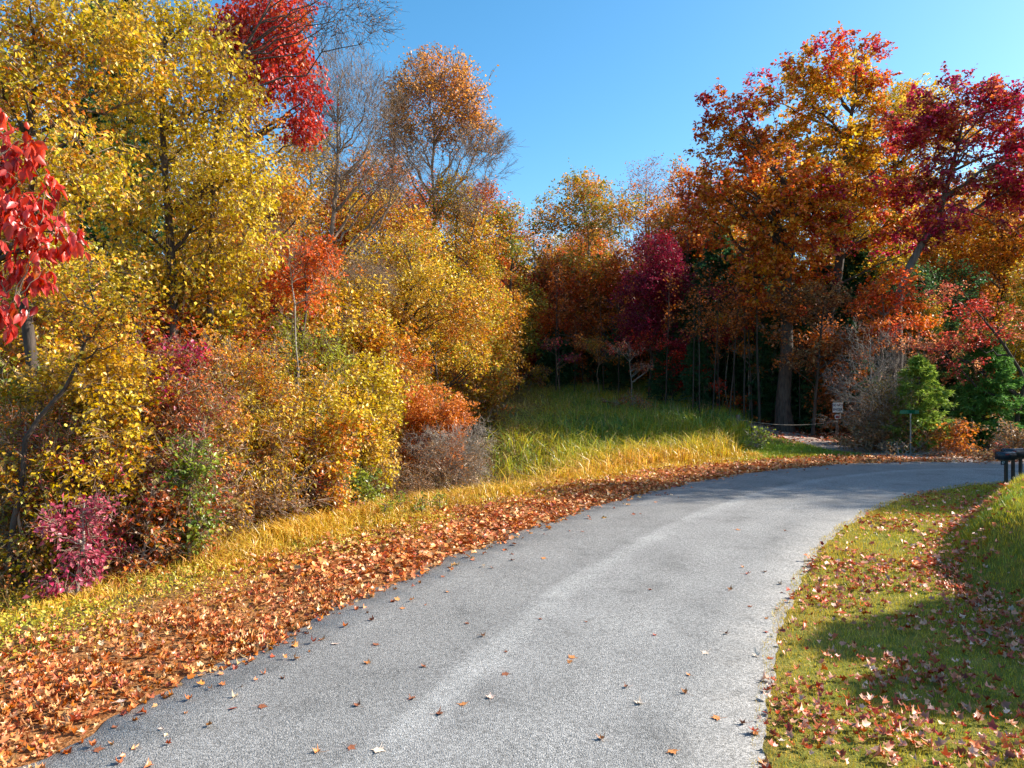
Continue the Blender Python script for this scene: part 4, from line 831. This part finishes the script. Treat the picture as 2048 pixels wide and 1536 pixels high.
BG = [  # px, Y, proto, scale, palette, label
 (60, 40, 0, .95, 'gold', 'golden forest tree deep behind the top left yellow maple'), (200, 46, 1, 1.0, 'yellow', 'yellow forest tree behind the two pine trunks'),
 (340, 42, 2, 1.0, 'oakg', 'olive forest tree behind the bright yellow maple'), (450, 48, 0, .8, 'gold', 'golden forest tree behind the scarlet crown'),
 (-60, 34, 1, .9, 'oakg', 'olive forest tree beyond the left edge'), (520, 44, 2, .8, 'orange', 'orange slim tree left of the bare twiggy tree'),
 (850, 62, 2, .95, 'orange', 'orange slim tree right behind the poplar trunk'), (930, 72, 1, .8, 'gold', 'gold forest tree behind the clear yellow maple'),
 (1010, 90, 0, .72, 'oakg', 'olive forest tree seen low in the sky notch'), (1110, 86, 1, .75, 'mix', 'brown forest tree right of the sky notch'),
 (1200, 92, 0, .85, 'oakb', 'rust forest tree behind the green and orange oak'), (1300, 86, 1, .85, 'maroon', 'dark wine forest tree behind the maroon maple'),
 (1400, 80, 0, .85, 'oakb', 'rust forest tree behind the hemlocks'), (1500, 76, 1, .95, 'oakg', 'olive forest tree in the shade behind the hemlocks'),
 (1600, 72, 0, 1.0, 'gold', 'golden forest tree behind the russet oak trunk'), (1700, 74, 1, 1.0, 'oakb', 'russet forest tree behind the tallest oak trunk'),
 (1800, 68, 0, .95, 'oakg', 'olive forest tree behind the leaning trunk'), (1900, 72, 1, 1.0, 'gold', 'gold forest tree behind the olive yellow oak'),
 (2020, 64, 0, .95, 'oakg', 'olive forest tree at the right edge'), (1450, 66, 2, .95, 'mix', 'slim brown tree between two hemlocks'),
 (1340, 68, 2, .8, 'orange', 'slim orange tree behind the maroon maple'), (1150, 76, 2, .75, 'oakg', 'slim olive tree beside the pale trunk'),
 (980, 80, 2, .75, 'gold', 'slim gold tree left of the sky notch'), (400, 34, 2, .62, 'gold', 'short gold tree in the thicket behind the yellow maple'),
 (700, 52, 2, .75, 'yellow', 'slim yellow tree behind the flame maple'), (820, 54, 2, .62, 'mix', 'short brown tree behind the ochre tree'),
 (1860, 58, 2, .8, 'mix', 'slim brown tree between the golden oak and leaning oak'), (620, 33, 2, .5, 'mix', 'short brown tree right behind the lime green shrub'),
 (880, 42, 2, .42, 'yellow', 'short yellow tree behind the low olive tree'), (960, 50, 2, .5, 'gold', 'short gold tree at the left head of the meadow'),
 (100, 24, 2, .5, 'mix', 'short brown tree behind the crooked trunk'), (500, 30, 2, .55, 'orange', 'short orange tree behind the rose maple'),
 (1250, 74, 2, .6, 'maroon', 'short wine red tree behind the amber tree'), (1080, 70, 2, .48, 'mix', 'short brown tree behind the small dark fir'),
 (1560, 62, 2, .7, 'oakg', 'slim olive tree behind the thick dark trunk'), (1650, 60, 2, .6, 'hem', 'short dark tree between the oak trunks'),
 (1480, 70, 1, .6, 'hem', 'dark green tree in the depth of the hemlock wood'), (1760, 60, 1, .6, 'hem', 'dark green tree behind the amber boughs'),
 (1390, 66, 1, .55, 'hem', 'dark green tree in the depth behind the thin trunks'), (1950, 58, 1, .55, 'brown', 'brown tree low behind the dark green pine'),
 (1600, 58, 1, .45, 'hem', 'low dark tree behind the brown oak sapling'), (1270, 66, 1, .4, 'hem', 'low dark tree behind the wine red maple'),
 (1850, 46, 1, .4, 'mix', 'low brown tree behind the pines by the road'), (2060, 46, 1, .5, 'oakg', 'low olive tree behind the pines at the right edge'),
]
BG += [(1330, 63, 1, .8, 'oakb', 'rust tree right behind the deep maroon maple'), (1450, 61, 0, .85, 'oakb', 'wine and orange tree rising behind the shaded hemlock')]
BG += [(int(px), Y, i % 2, s_, pl, lb) for i, (px, Y, s_, pl, lb) in enumerate([
 (1160, 98, .8, 'brown', 'brown tree of the far wood behind the pale trunk'), (1280, 104, .9, 'mix', 'dusky tree of the far wood behind the rosy tree'),
 (1400, 100, .9, 'brown', 'brown tree of the far wood behind the rust orange oak'), (1540, 96, .9, 'mix', 'dusky tree of the far wood behind the russet oak'),
 (1680, 92, .95, 'brown', 'brown tree of the far wood behind the tallest oak'), (1820, 90, .95, 'mix', 'dusky tree of the far wood behind the leaning oak'),
 (1980, 88, .95, 'brown', 'brown tree of the far wood at the right edge'), (900, 96, .75, 'mix', 'dusky tree of the far wood behind the yellow maple'),
 (770, 84, .7, 'brown', 'brown tree of the far wood behind the poplar'), (640, 78, .7, 'mix', 'dusky tree of the far wood behind the twiggy tree')])]
for i, (px, Y, k, s_, pal, lab) in enumerate(BG):
    X = wx(px, Y); copy_tree(protos[k], (X, Y, h1(X, Y) - .2), s_, i * 1.7, lab, L(pal))

# far-off wood that reads as one mass, on the rising ground
x = rng.uniform(-150, 170, 90000); y = rng.uniform(106, 150, 90000)
zt_ = 9 + 5 * wob(x, y, .12) + 2.5 * wob(x, y, .5, 2)
pos = np.stack([x, y, hz(x, y) + rng.uniform(0, 1, len(x)) ** .7 * zt_], 1)
stuff('woods', 'distant autumn wood closing the view between the trunks', [leaves(pos, .75, 'dia', rng, .2, .2, cl=np.clip(.5 + .5 * wob(x, y, .35), 0, 1))], [L('mix')])

# thicket bushes filling the wood floor
def short(t): return t['label']
named = [(t.location.copy(), t['label']) for t in TREES]
BU = []
for k, (px, Y, lob, pal) in enumerate([(520, 24, [(520, 800, 80, 80), (560, 720, 70, 60), (460, 700, 70, 60)], 'mix'), (300, 26, [(300, 760, 90, 90), (240, 680, 80, 60), (360, 680, 80, 60)], 'gold'), (700, 36, [(700, 720, 80, 70), (650, 660, 60, 60), (750, 650, 60, 50)], 'brown')]):
    BU.append(tree('thicket_bush', ['tall olive and rust bush behind the yellow brown shrub mass', 'tall golden bush under the two pine trunks', 'tall brown bush behind the dead drooping branches'][k], px, Y, lob, pal, tr=.04, cat='shrub', size=.12, cover=2.4, clr=.4, limbs=16, secs=4, sprig=3, gap=.3, twr=.007, wood=BARKT, maxleaf=26000, seed=700 + k))
rg = np.random.default_rng(77)
cols = [('mix', 'rust and olive'), ('gold', 'amber'), ('brown', 'brown'), ('yellow', 'yellow'), ('oakb', 'wine and orange'), ('oakg', 'olive green'), ('orange', 'orange')]
q = 0; used_ = set()
for gy_, xs in [(20, (-60, 60, 180, 300, 420)), (25, (-40, 70, 200, 420, 560, 640)), (31, (20, 130, 250, 380, 480, 600, 700)), (40, (-30, 80, 200, 320, 430, 540, 640, 740, 830)), (52, (60, 220, 360, 500, 640, 740, 840, 930, 985)),
                (64, (120, 300, 480, 620, 760, 900, 1000, 1090, 1180, 1270)), (60, (1370, 1480, 1560, 1640, 1740, 1840, 1940, 2030)), (78, (1000, 1080, 1160, 1240, 1330, 1420, 1510, 1600, 1700, 1800, 1900, 2000)), (46, (1690, 1770, 1860, 1960, 2050))]:
    for px in xs:
        px += rg.uniform(-15, 15); Y = gy_ * rg.uniform(.95, 1.06); X = wx(px, Y)
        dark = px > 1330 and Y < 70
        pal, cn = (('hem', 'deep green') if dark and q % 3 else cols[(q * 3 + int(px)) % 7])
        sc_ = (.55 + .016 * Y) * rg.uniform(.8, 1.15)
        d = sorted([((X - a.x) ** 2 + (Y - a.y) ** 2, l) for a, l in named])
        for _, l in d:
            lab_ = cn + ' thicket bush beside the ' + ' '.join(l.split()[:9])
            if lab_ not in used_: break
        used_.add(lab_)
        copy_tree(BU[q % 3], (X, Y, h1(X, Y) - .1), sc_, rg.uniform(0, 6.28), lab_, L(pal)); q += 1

# low hemlock boughs between the trunks and tangles in the left thicket
HEM = [t for t in TREES if t.name.startswith('hemlock')][0]
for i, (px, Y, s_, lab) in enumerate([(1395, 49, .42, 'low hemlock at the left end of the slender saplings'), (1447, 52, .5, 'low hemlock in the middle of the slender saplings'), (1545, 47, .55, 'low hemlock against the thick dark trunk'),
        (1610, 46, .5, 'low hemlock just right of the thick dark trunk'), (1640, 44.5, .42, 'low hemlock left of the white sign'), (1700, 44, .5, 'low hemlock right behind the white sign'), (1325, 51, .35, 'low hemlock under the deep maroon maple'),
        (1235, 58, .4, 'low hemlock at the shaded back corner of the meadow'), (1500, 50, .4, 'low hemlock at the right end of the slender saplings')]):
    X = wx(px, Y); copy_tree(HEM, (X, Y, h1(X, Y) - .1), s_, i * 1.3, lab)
BRM = [t for t in TREES if t.name.startswith('bramble')][1]
for i, (px, Y, s_, lab) in enumerate([(60, 14.4, 1.0, 'bare twiggy bramble by the crooked dark trunk'), (260, 15.2, .9, 'bare twiggy bramble below the crimson bush'), (420, 17.2, 1.0, 'bare twiggy bramble behind the first golden grass'), (540, 19.0, 1.0, 'bare twiggy bramble in front of the pale dry bush'),
        (690, 22.5, 1.1, 'bare twiggy bramble left of the brown thicket of stems'), (330, 17.0, 1.6, 'tall bare bramble over the mixed green bush'), (470, 17.0, 1.7, 'tall bare bramble among the yellow brown shrubs'), (150, 16.5, 1.7, 'tall bare bramble behind the rose pink sapling'), (860, 24.0, 1.1, 'bare bramble at the foot of the orange bush')]):
    X = wx(px, Y); copy_tree(BRM, (X, Y, h1(X, Y) - .1), s_, i * 1.3, lab)

# thin young trunks in the shaded wood at right
SAP = tree('young_tree', 'pale slender trunk standing left of the thin trunk group', 1385, 47, [(1385, 650, 22, 30), (1390, 600, 18, 24)], 'brown', tr=.04, size=.14, cover=.6, clr=.35, limbs=6, secs=2, gap=.3, wood=BARKD, seed=501, wobble_t=.25)
rg = np.random.default_rng(5)
ORD = 'first second third fourth fifth sixth seventh eighth ninth tenth eleventh twelfth thirteenth fourteenth fifteenth sixteenth seventeenth eighteenth nineteenth twentieth twenty-first twenty-second twenty-third twenty-fourth twenty-fifth twenty-sixth twenty-seventh twenty-eighth twenty-ninth thirtieth thirty-first'.split()
sp = [(1112, 58), (1150, 57), (1166, 60), (1208, 57), (1238, 54), (1262, 56), (1330, 50), (1345, 53), (1400, 46), (1412, 49), (1424, 46.5), (1433, 52), (1440, 47), (1452, 50), (1458, 45.5), (1470, 48), (1480, 53), (1488, 46), (1496, 50), (1505, 47), (1519, 45.5), (1530, 51), (1542, 48), (1550, 54), (1600, 50), (1618, 47), (1640, 52), (1700, 52), (1600, 44.5), (1120, 60)]
for i, (px, Y) in enumerate(sp):
    X = wx(px, Y); c = copy_tree(SAP, (X, Y, h1(X, Y) - .1), rg.uniform(.75, 1.35), rg.uniform(0, 6), 'slender sapling trunk, %s from the left in the shaded wood' % ORD[sorted(p_[0] + p_[1] * .01 for p_ in sp).index(px + Y * .01)], None, 'slender saplings in the shaded wood')
    c.rotation_euler.x = rg.normal(0, .03); c.rotation_euler.y = rg.normal(0, .03)
    if px in (1519,): c.scale = (1.9, 1.9, 1.3); c['label'] = 'thickest dark sapling trunk at the right end of the slender trunks'

# trees beyond the right edge: they shade the far road and the lawn
OFF = [(33.5, 29.3, 0, .9), (38.5, 30.6, 1, .95), (43, 31.8, 0, 1.0), (49, 32.5, 1, 1.1), (29.5, 28.4, 2, .55), (36, 27.0, 2, .8)]
for i, (X, Y, k, s_) in enumerate(OFF):
    copy_tree(protos[k], (X, Y, h1(X, Y)), s_, i, ORD[i] + ' roadside tree beyond the right edge, counted from the road, shading the far bend', L('oakg'), 'shade trees beyond the right edge')
BARE = [t for t in TREES if t.name.startswith('bare_tree')][0]
for i, (X, Y, s_, w) in enumerate([(33, 24.6, .8, 'first'), (38, 27.0, .9, 'second'), (43.5, 26.4, 1.0, 'third'), (21.5, 9.2, .45, 'nearest')]):
    copy_tree(BARE, (X, Y, h1(X, Y)), s_, i * 2.1, w + ' leafless tree beyond the right edge, throwing thin branch shadows on the road')
for i, (X, Y, s_) in enumerate([(36, 24.8, .42), (45, 28.6, .6)]):
    copy_tree(P3, (X, Y, h1(X, Y)), s_, i, ['low', 'tall'][i] + ' thin leaved tree beyond the right edge dappling the road', L('gold'))
sh = conifer_obj('cedar_tree', 'dense cedar beyond the right edge that shades the lawn', 18.9, 12.0, 8.0, 2.2, 'pine', 91, 34, 9, .3, 34, wid=2.2, z0=.02, tr=.14, taper=.45)
conifer_obj('cedar_tree', 'second cedar beyond the right edge, nearer the camera', 18.3, 10.4, 7.6, 2.4, 'pine', 93, 30, 8, .3, 26, wid=2.0, z0=.02, tr=.14, taper=.5)
conifer_obj('cedar_tree', 'small cedar beside the mailboxes with one bough in view', 17.4, 22.2, 2.4, 1.0, 'pinelit', 92, 16, 7, .18, 22, wid=.9, z0=.05, tr=.04, cat='tree')

# ------------------------------------------------------------------ fallen leaves lying on the road
road_leaves = [(470, 1392, 0), (466, 1415, 2), (523, 1412, 3), (240, 1395, 1), (323, 1455, 1), (228, 1450, 3), (195, 1495, 3), (715, 1413, 3), (757, 1502, 5), (702, 1497, 3), (636, 1507, 4), (934, 1248, 3), (966, 1274, 4),
 (1012, 1306, 3), (1143, 1316, 4), (847, 1335, 3), (824, 1400, 3), (926, 1411, 4), (878, 1430, 3), (735, 1327, 4), (644, 1277, 4), (670, 1286, 1), (751, 1289, 3), (894, 1183, 4), (805, 1215, 4), (886, 1151, 3), (984, 1136, 3),
 (1088, 1117, 4), (1024, 1120, 3), (1300, 1180, 3), (1309, 1270, 2), (1253, 1374, 3), (1280, 1406, 5), (1203, 1478, 4), (1411, 1303, 5), (1378, 1348, 4), (1370, 1383, 4), (1434, 1432, 4), (1452, 1265, 3), (1513, 1308, 5),
 (1541, 1312, 2), (1532, 1260, 2), (1533, 1233, 4), (1555, 1214, 3), (1486, 1134, 4), (1495, 1147, 2), (1530, 1142, 3), (1561, 1165, 5), (1563, 1182, 3), (1547, 1368, 3), (1488, 1442, 3), (1538, 1432, 3), (1512, 1462, 4),
 (1564, 1474, 5), (1530, 1518, 4), (1571, 1061, 3), (1165, 1063, 3), (1172, 1245, 3), (1281, 1028, 3), (1140, 1325, 4), (980, 1398, 1), (1010, 1350, 3), (1460, 1178, 4), (1500, 1210, 3), (1345, 1500, 4), (1080, 1240, 3), (1475, 1060, 4), (1565, 1430, 3)]
LC = [('pale tan', (.62, .44, .26)), ('pinkish pale', (.70, .48, .38)), ('rust red', (.45, .07, .025)), ('dark brown', (.26, .08, .03)), ('orange brown', (.58, .22, .06)), ('cream backed', (.74, .58, .44))]
lmats = []
for nm, c in LC:
    m = plain('fallen_' + nm.replace(' ', '_'), c, .75, nscale=40, var=.4, bump=.2); lmats.append(m)
def fallen(seed, sz, curl):
    rg = np.random.default_rng(seed)
    N = 20; th = np.linspace(0, 2 * math.pi, N, endpoint=False) + math.pi / 2
    lobe = np.array([1.0, .55, .62, .42, .95, .5, .55, .45, .62, .30, .42, .30, .62, .45, .55, .5, .95, .42, .62, .55]) * rg.uniform(.9, 1.1, N)
    rings = [np.zeros((1, 2))] + [np.stack([np.cos(th) * lobe * f, np.sin(th) * lobe * f], 1) for f in (.33, .66, 1)]
    P = np.concatenate(rings); a = rg.uniform(0, 6.28); u = P @ np.array([math.cos(a), math.sin(a)]); v = P @ np.array([-math.sin(a), math.cos(a)])
    z = curl * (u * u * 1.1 + .35 * v * v + .2 * np.sin(u * 6 + v * 3) * .4) + rg.normal(0, .015, len(P))
    z -= z.min(); V = np.column_stack([P * .5 * (1 - .25 * curl), z * .5]) * sz; V[:, 2] += .002
    F3 = np.array([(0, 1 + i, 1 + (i + 1) % N) for i in range(N)]); F4 = np.array([(1 + r * N + i, 1 + (r + 1) * N + i, 1 + (r + 1) * N + (i + 1) % N, 1 + r * N + (i + 1) % N) for r in range(2) for i in range(N)])
    # stalk
    sv, sf = tubes(np.array([[(0, -.15 * sz, V[0, 2] + .002), (0, -.4 * sz, .006), (.06 * sz, -.72 * sz, .012)]]), np.array([[.0016, .0014, .001]]), 4)
    return merge([(V, [F3, F4]), (sv, sf)])
pos_words = ['by the left leaf drift', 'near the bottom of the road', 'in the middle of the road', 'near the right road edge', 'on the far stretch of road']
for i, (px, py, k) in enumerate(road_leaves):
    Y = (CAMH - .05) * FPX / (py - CY); X = wx(px, Y)
    V, F = fallen(600 + i, {3: .14, 5: .18}.get(k, .155) * rng.uniform(.85, 1.15), [.6, .12, .95, .5][(i * 7 + px) % 4])
    if (i * 7 + px) % 4 == 3: V = V * .72
    s, u = sdist(X, Y); s0 = float(s[0]); z = .06 - .0046 * s0 * s0 + .001
    o = link('fallen_leaf', mesh_np('fallen_leaf', V, F, None, True, [lmats[k]]), None, (X, Y, z)); o.rotation_euler = (rng.normal(0, .12), rng.normal(0, .12), rng.uniform(0, 6.28))
    zone = 4 if Y > 14 else (0 if s0 < -1.9 else (3 if s0 > 1.7 else (1 if py > 1380 else 2)))
    lab = '%s %s leaf lying on the asphalt %s' % (LC[k][0], ['curled', 'flat', 'crumpled', 'small'][(i * 7 + px) % 4], pos_words[zone])
    if (px, py) == (757, 1502): lab = 'large crumpled cream leaf nearest the camera on the road'
    if (px, py) == (523, 1412): lab = 'upright dark brown leaf beside a standing rust leaf, lower left of road'
    if (px, py) == (466, 1415): lab = 'rust leaf standing on edge at the lower left of the road'
    tag(o, lab, 'leaf', 'fallen leaves scattered on the road')

# ------------------------------------------------------------------ signs, rope, mailboxes
def box(cx, cy, cz, sx, sy, sz, bev=0.0):
    import bmesh
    bm = bmesh.new(); bmesh.ops.create_cube(bm, size=1)
    for v in bm.verts: v.co = Vector((v.co.x * sx + cx, v.co.y * sy + cy, v.co.z * sz + cz))
    if bev: bmesh.ops.bevel(bm, geom=list(bm.edges), offset=bev, segments=2, affect='EDGES')
    return bm
def bobj(name, bm, mat, parent):
    me = bpy.data.meshes.new(name); bm.to_mesh(me); bm.free(); me.materials.append(mat); return link(name, me, parent)
def text(body, size, mat, parent, loc, rot, name='lettering', ext=.002, align='CENTER', bold=0.0):
    c = bpy.data.curves.new(name, 'FONT'); c.body = body; c.size = size; c.extrude = ext; c.align_x = align; c.align_y = 'CENTER'; c.offset = bold; c.materials.append(mat)
    tmp = bpy.data.objects.new('tmp', c); COL.objects.link(tmp)
    dg_ = bpy.context.evaluated_depsgraph_get(); me = bpy.data.meshes.new_from_object(tmp.evaluated_get(dg_)); bpy.data.objects.remove(tmp)
    if not me.materials: me.materials.append(mat)
    o = link(name, me, parent); o.location = loc; o.rotation_euler = rot; return o
M_white = plain('sign_white', (.78, .78, .76), .5, var=.12); M_navy = plain('sign_navy', (.02, .03, .12), .5); M_red = plain('notice_red', (.35, .03, .03), .5)
M_green = plain('sign_green', (.0, .13, .06), .4); M_post = plain('galvanised_post', (.42, .40, .37), .5, .3); M_wood = bark('post_wood', (.07, .05, .04), (.22, .16, .12), 14, .12)
M_pw = bark('mailbox_post_wood', (.03, .022, .018), (.11, .085, .065), 16, .12)
M_rope = plain('rope_fibre', (.45, .38, .30), .8, nscale=60); M_box = plain('mailbox_paint', (.03, .035, .05), .35); M_letter = plain('reflective_letter', (.75, .75, .7), .5, var=.1)

Y = 41.0; X = wx(1674, Y); z0 = h1(X, Y)
t = thing('warning_sign', 'white do not enter sign above small red notice on dark post', 'sign', (X, Y, z0))
bobj('post', box(0, 0, 1.05, .12, .12, 2.3, .01), M_wood, t)
zc = wz(815, Y) - z0; bobj('sign_panel', box(0, -.085, zc, .58, .02, .58, .006), M_white, t)
text('DO NOT', .165, M_navy, t, (0, -.098, zc + .13), (math.pi / 2, 0, 0), bold=.006); text('ENTER', .185, M_navy, t, (0, -.098, zc - .12), (math.pi / 2, 0, 0), bold=.006)
zc = wz(833.5, Y) - z0; n_ = bobj('notice_panel', box(0, -.085, zc, .33, .02, .23, .004), M_white, t); n2 = bobj('red_field', box(0, -.1, zc, .25, .012, .15, .002), M_red, t); 
n2.parent = n_
Xp, Yp = wx(1476, 40.5), 40.5; zp = h1(Xp, Yp)
t = thing('wooden_post', 'dark wooden rope post at the right end of the tall grass', 'post', (Xp, Yp, zp))
bobj('shaft', box(0, 0, .45, .2, .2, 1.5, .02), M_wood, t)
a = np.array([Xp + .1, Yp - .1, wz(839, Yp)]); b = np.array([X, Y - .08, wz(842, Y)])
tt = np.linspace(0, 1, 24)[:, None]; P = a * (1 - tt) + b * tt; P[:, 2] -= .36 * 4 * (tt * (1 - tt))[:, 0] * .75
r_ = link('rope', mesh_np('rope', *tubes(P[None], np.full((1, 24), .012), 6)[:1], [tubes(P[None], np.full((1, 24), .012), 6)[1]], None, True, [M_rope]))
tag(r_, 'sagging pale rope strung across the gravel drive entrance', 'rope')

Y = 34.6; X = wx(1821, Y); z0 = h1(X, Y)
t = thing('street_sign', 'green street name sign on a thin metal post by the brush', 'sign', (X, Y, z0), rz=.12)
zt = wz(824, Y) - z0
bobj('post', box(0, 0, zt / 2 - .2, .05, .05, zt + .3, .008), M_post, t)
bl = bobj('sign_blade', box(-.08, -.03, zt, 1.02, .015, .17, .005), M_green, t)
bobj('blade_bracket', box(0, 0, zt - .1, .09, .09, .06, .01), M_post, t)
bobj('sign_blade', box(0, .14, zt + .02, .015, .9, .17, .005), M_green, t)

def mailbox(label, X, Y, rz, top, sc=1.0, number=None, tilt=0.0, post=True):
    z0 = h1(X, Y); t = thing('mailbox', label, 'mailbox', (X, Y, z0), 'mailboxes by the road bend', rz)
    hb = top - z0 - .24 * sc
    bobj('post', box(0, 0, hb / 2 - .1, .085, .085, hb + .2, .006), M_pw, t)
    bobj('bracket', box(0, 0, hb - .02, .14, .40 * sc, .035, .004), M_wood, t)
    # body: arched tunnel along local Y
    n = 12; th = np.linspace(0, math.pi, n); w_, h_, l_ = .085 * sc, .13 * sc, .26 * sc
    prof = [(-w_, 0)] + [(-w_ * math.cos(q), h_ + w_ * math.sin(q)) for q in th] + [(w_, 0)]
    pr = np.array(prof); m = len(pr)
    V = np.concatenate([np.column_stack([pr[:, 0], np.full(m, s_ * l_), pr[:, 1] + hb]) for s_ in (-1, 1)])
    F4 = np.array([(i, (i + 1) % m, m + (i + 1) % m, m + i) for i in range(m)])
    c0 = np.array([list(range(m))[::-1]]); c1 = np.array([list(range(m, 2 * m))])
    link('body', mesh_np('mailbox_body', V, [F4, c0, c1], None, False, [M_box]), t)
    pr2 = pr * np.array([1.06, 1.03]); V = np.concatenate([np.column_stack([pr2[:, 0], np.full(m, y_), pr2[:, 1] + hb]) for y_ in (-l_ - .018, -l_ - .002)])
    d = link('door', mesh_np('mailbox_door', V, [F4, c0, c1], None, False, [M_box]), t)
    bobj('handle', box(0, -l_ - .028, hb + h_ + .05, .03, .02, .02, .003), M_post, d)
    bobj('flag', box(w_ + .012, -.05, hb + h_ + .02, .008, .14, .035, .002), M_red, t)
    if number:
        p = bobj('number_plate', box(.06, -.16, hb - .10, .012, .17, .13, .003), M_box, t)
        q = text(number, .10, M_letter, p, (.068, -.16, hb - .10), (math.pi / 2, 0, math.pi / 2), bold=.003)
    return t
mailbox('left mailbox, low and dark with a white numbered plate', wx(2012, 23.0), 23.0, -1.45, wz(902, 23.0), 1.15, '67')
mailbox('middle mailbox, a little higher on its grey wooden post', wx(2026, 23.35), 23.35, -1.5, wz(895, 23.35), 1.25)
mailbox('right mailbox, partly behind the green cedar bough', wx(2041, 23.7), 23.7, -1.4, wz(898, 23.7), 1.2)

# leaves on the road that would share a label: told apart by how near they lie
from collections import defaultdict
dd = defaultdict(list)
for o in bpy.data.objects:
    if o.name.startswith('fallen_leaf') and 'label' in o: dd[o['label']].append(o)
NW = ['nearest', 'second nearest', 'third nearest', 'fourth nearest', 'fifth nearest', 'sixth nearest']
for l_, os_ in dd.items():
    if len(os_) > 1:
        for k_, o in enumerate(sorted(os_, key=lambda q: q.location.y)): o['label'] = l_.replace('lying on the asphalt ', '') + ', ' + NW[min(k_, 5)] + ' of its look'
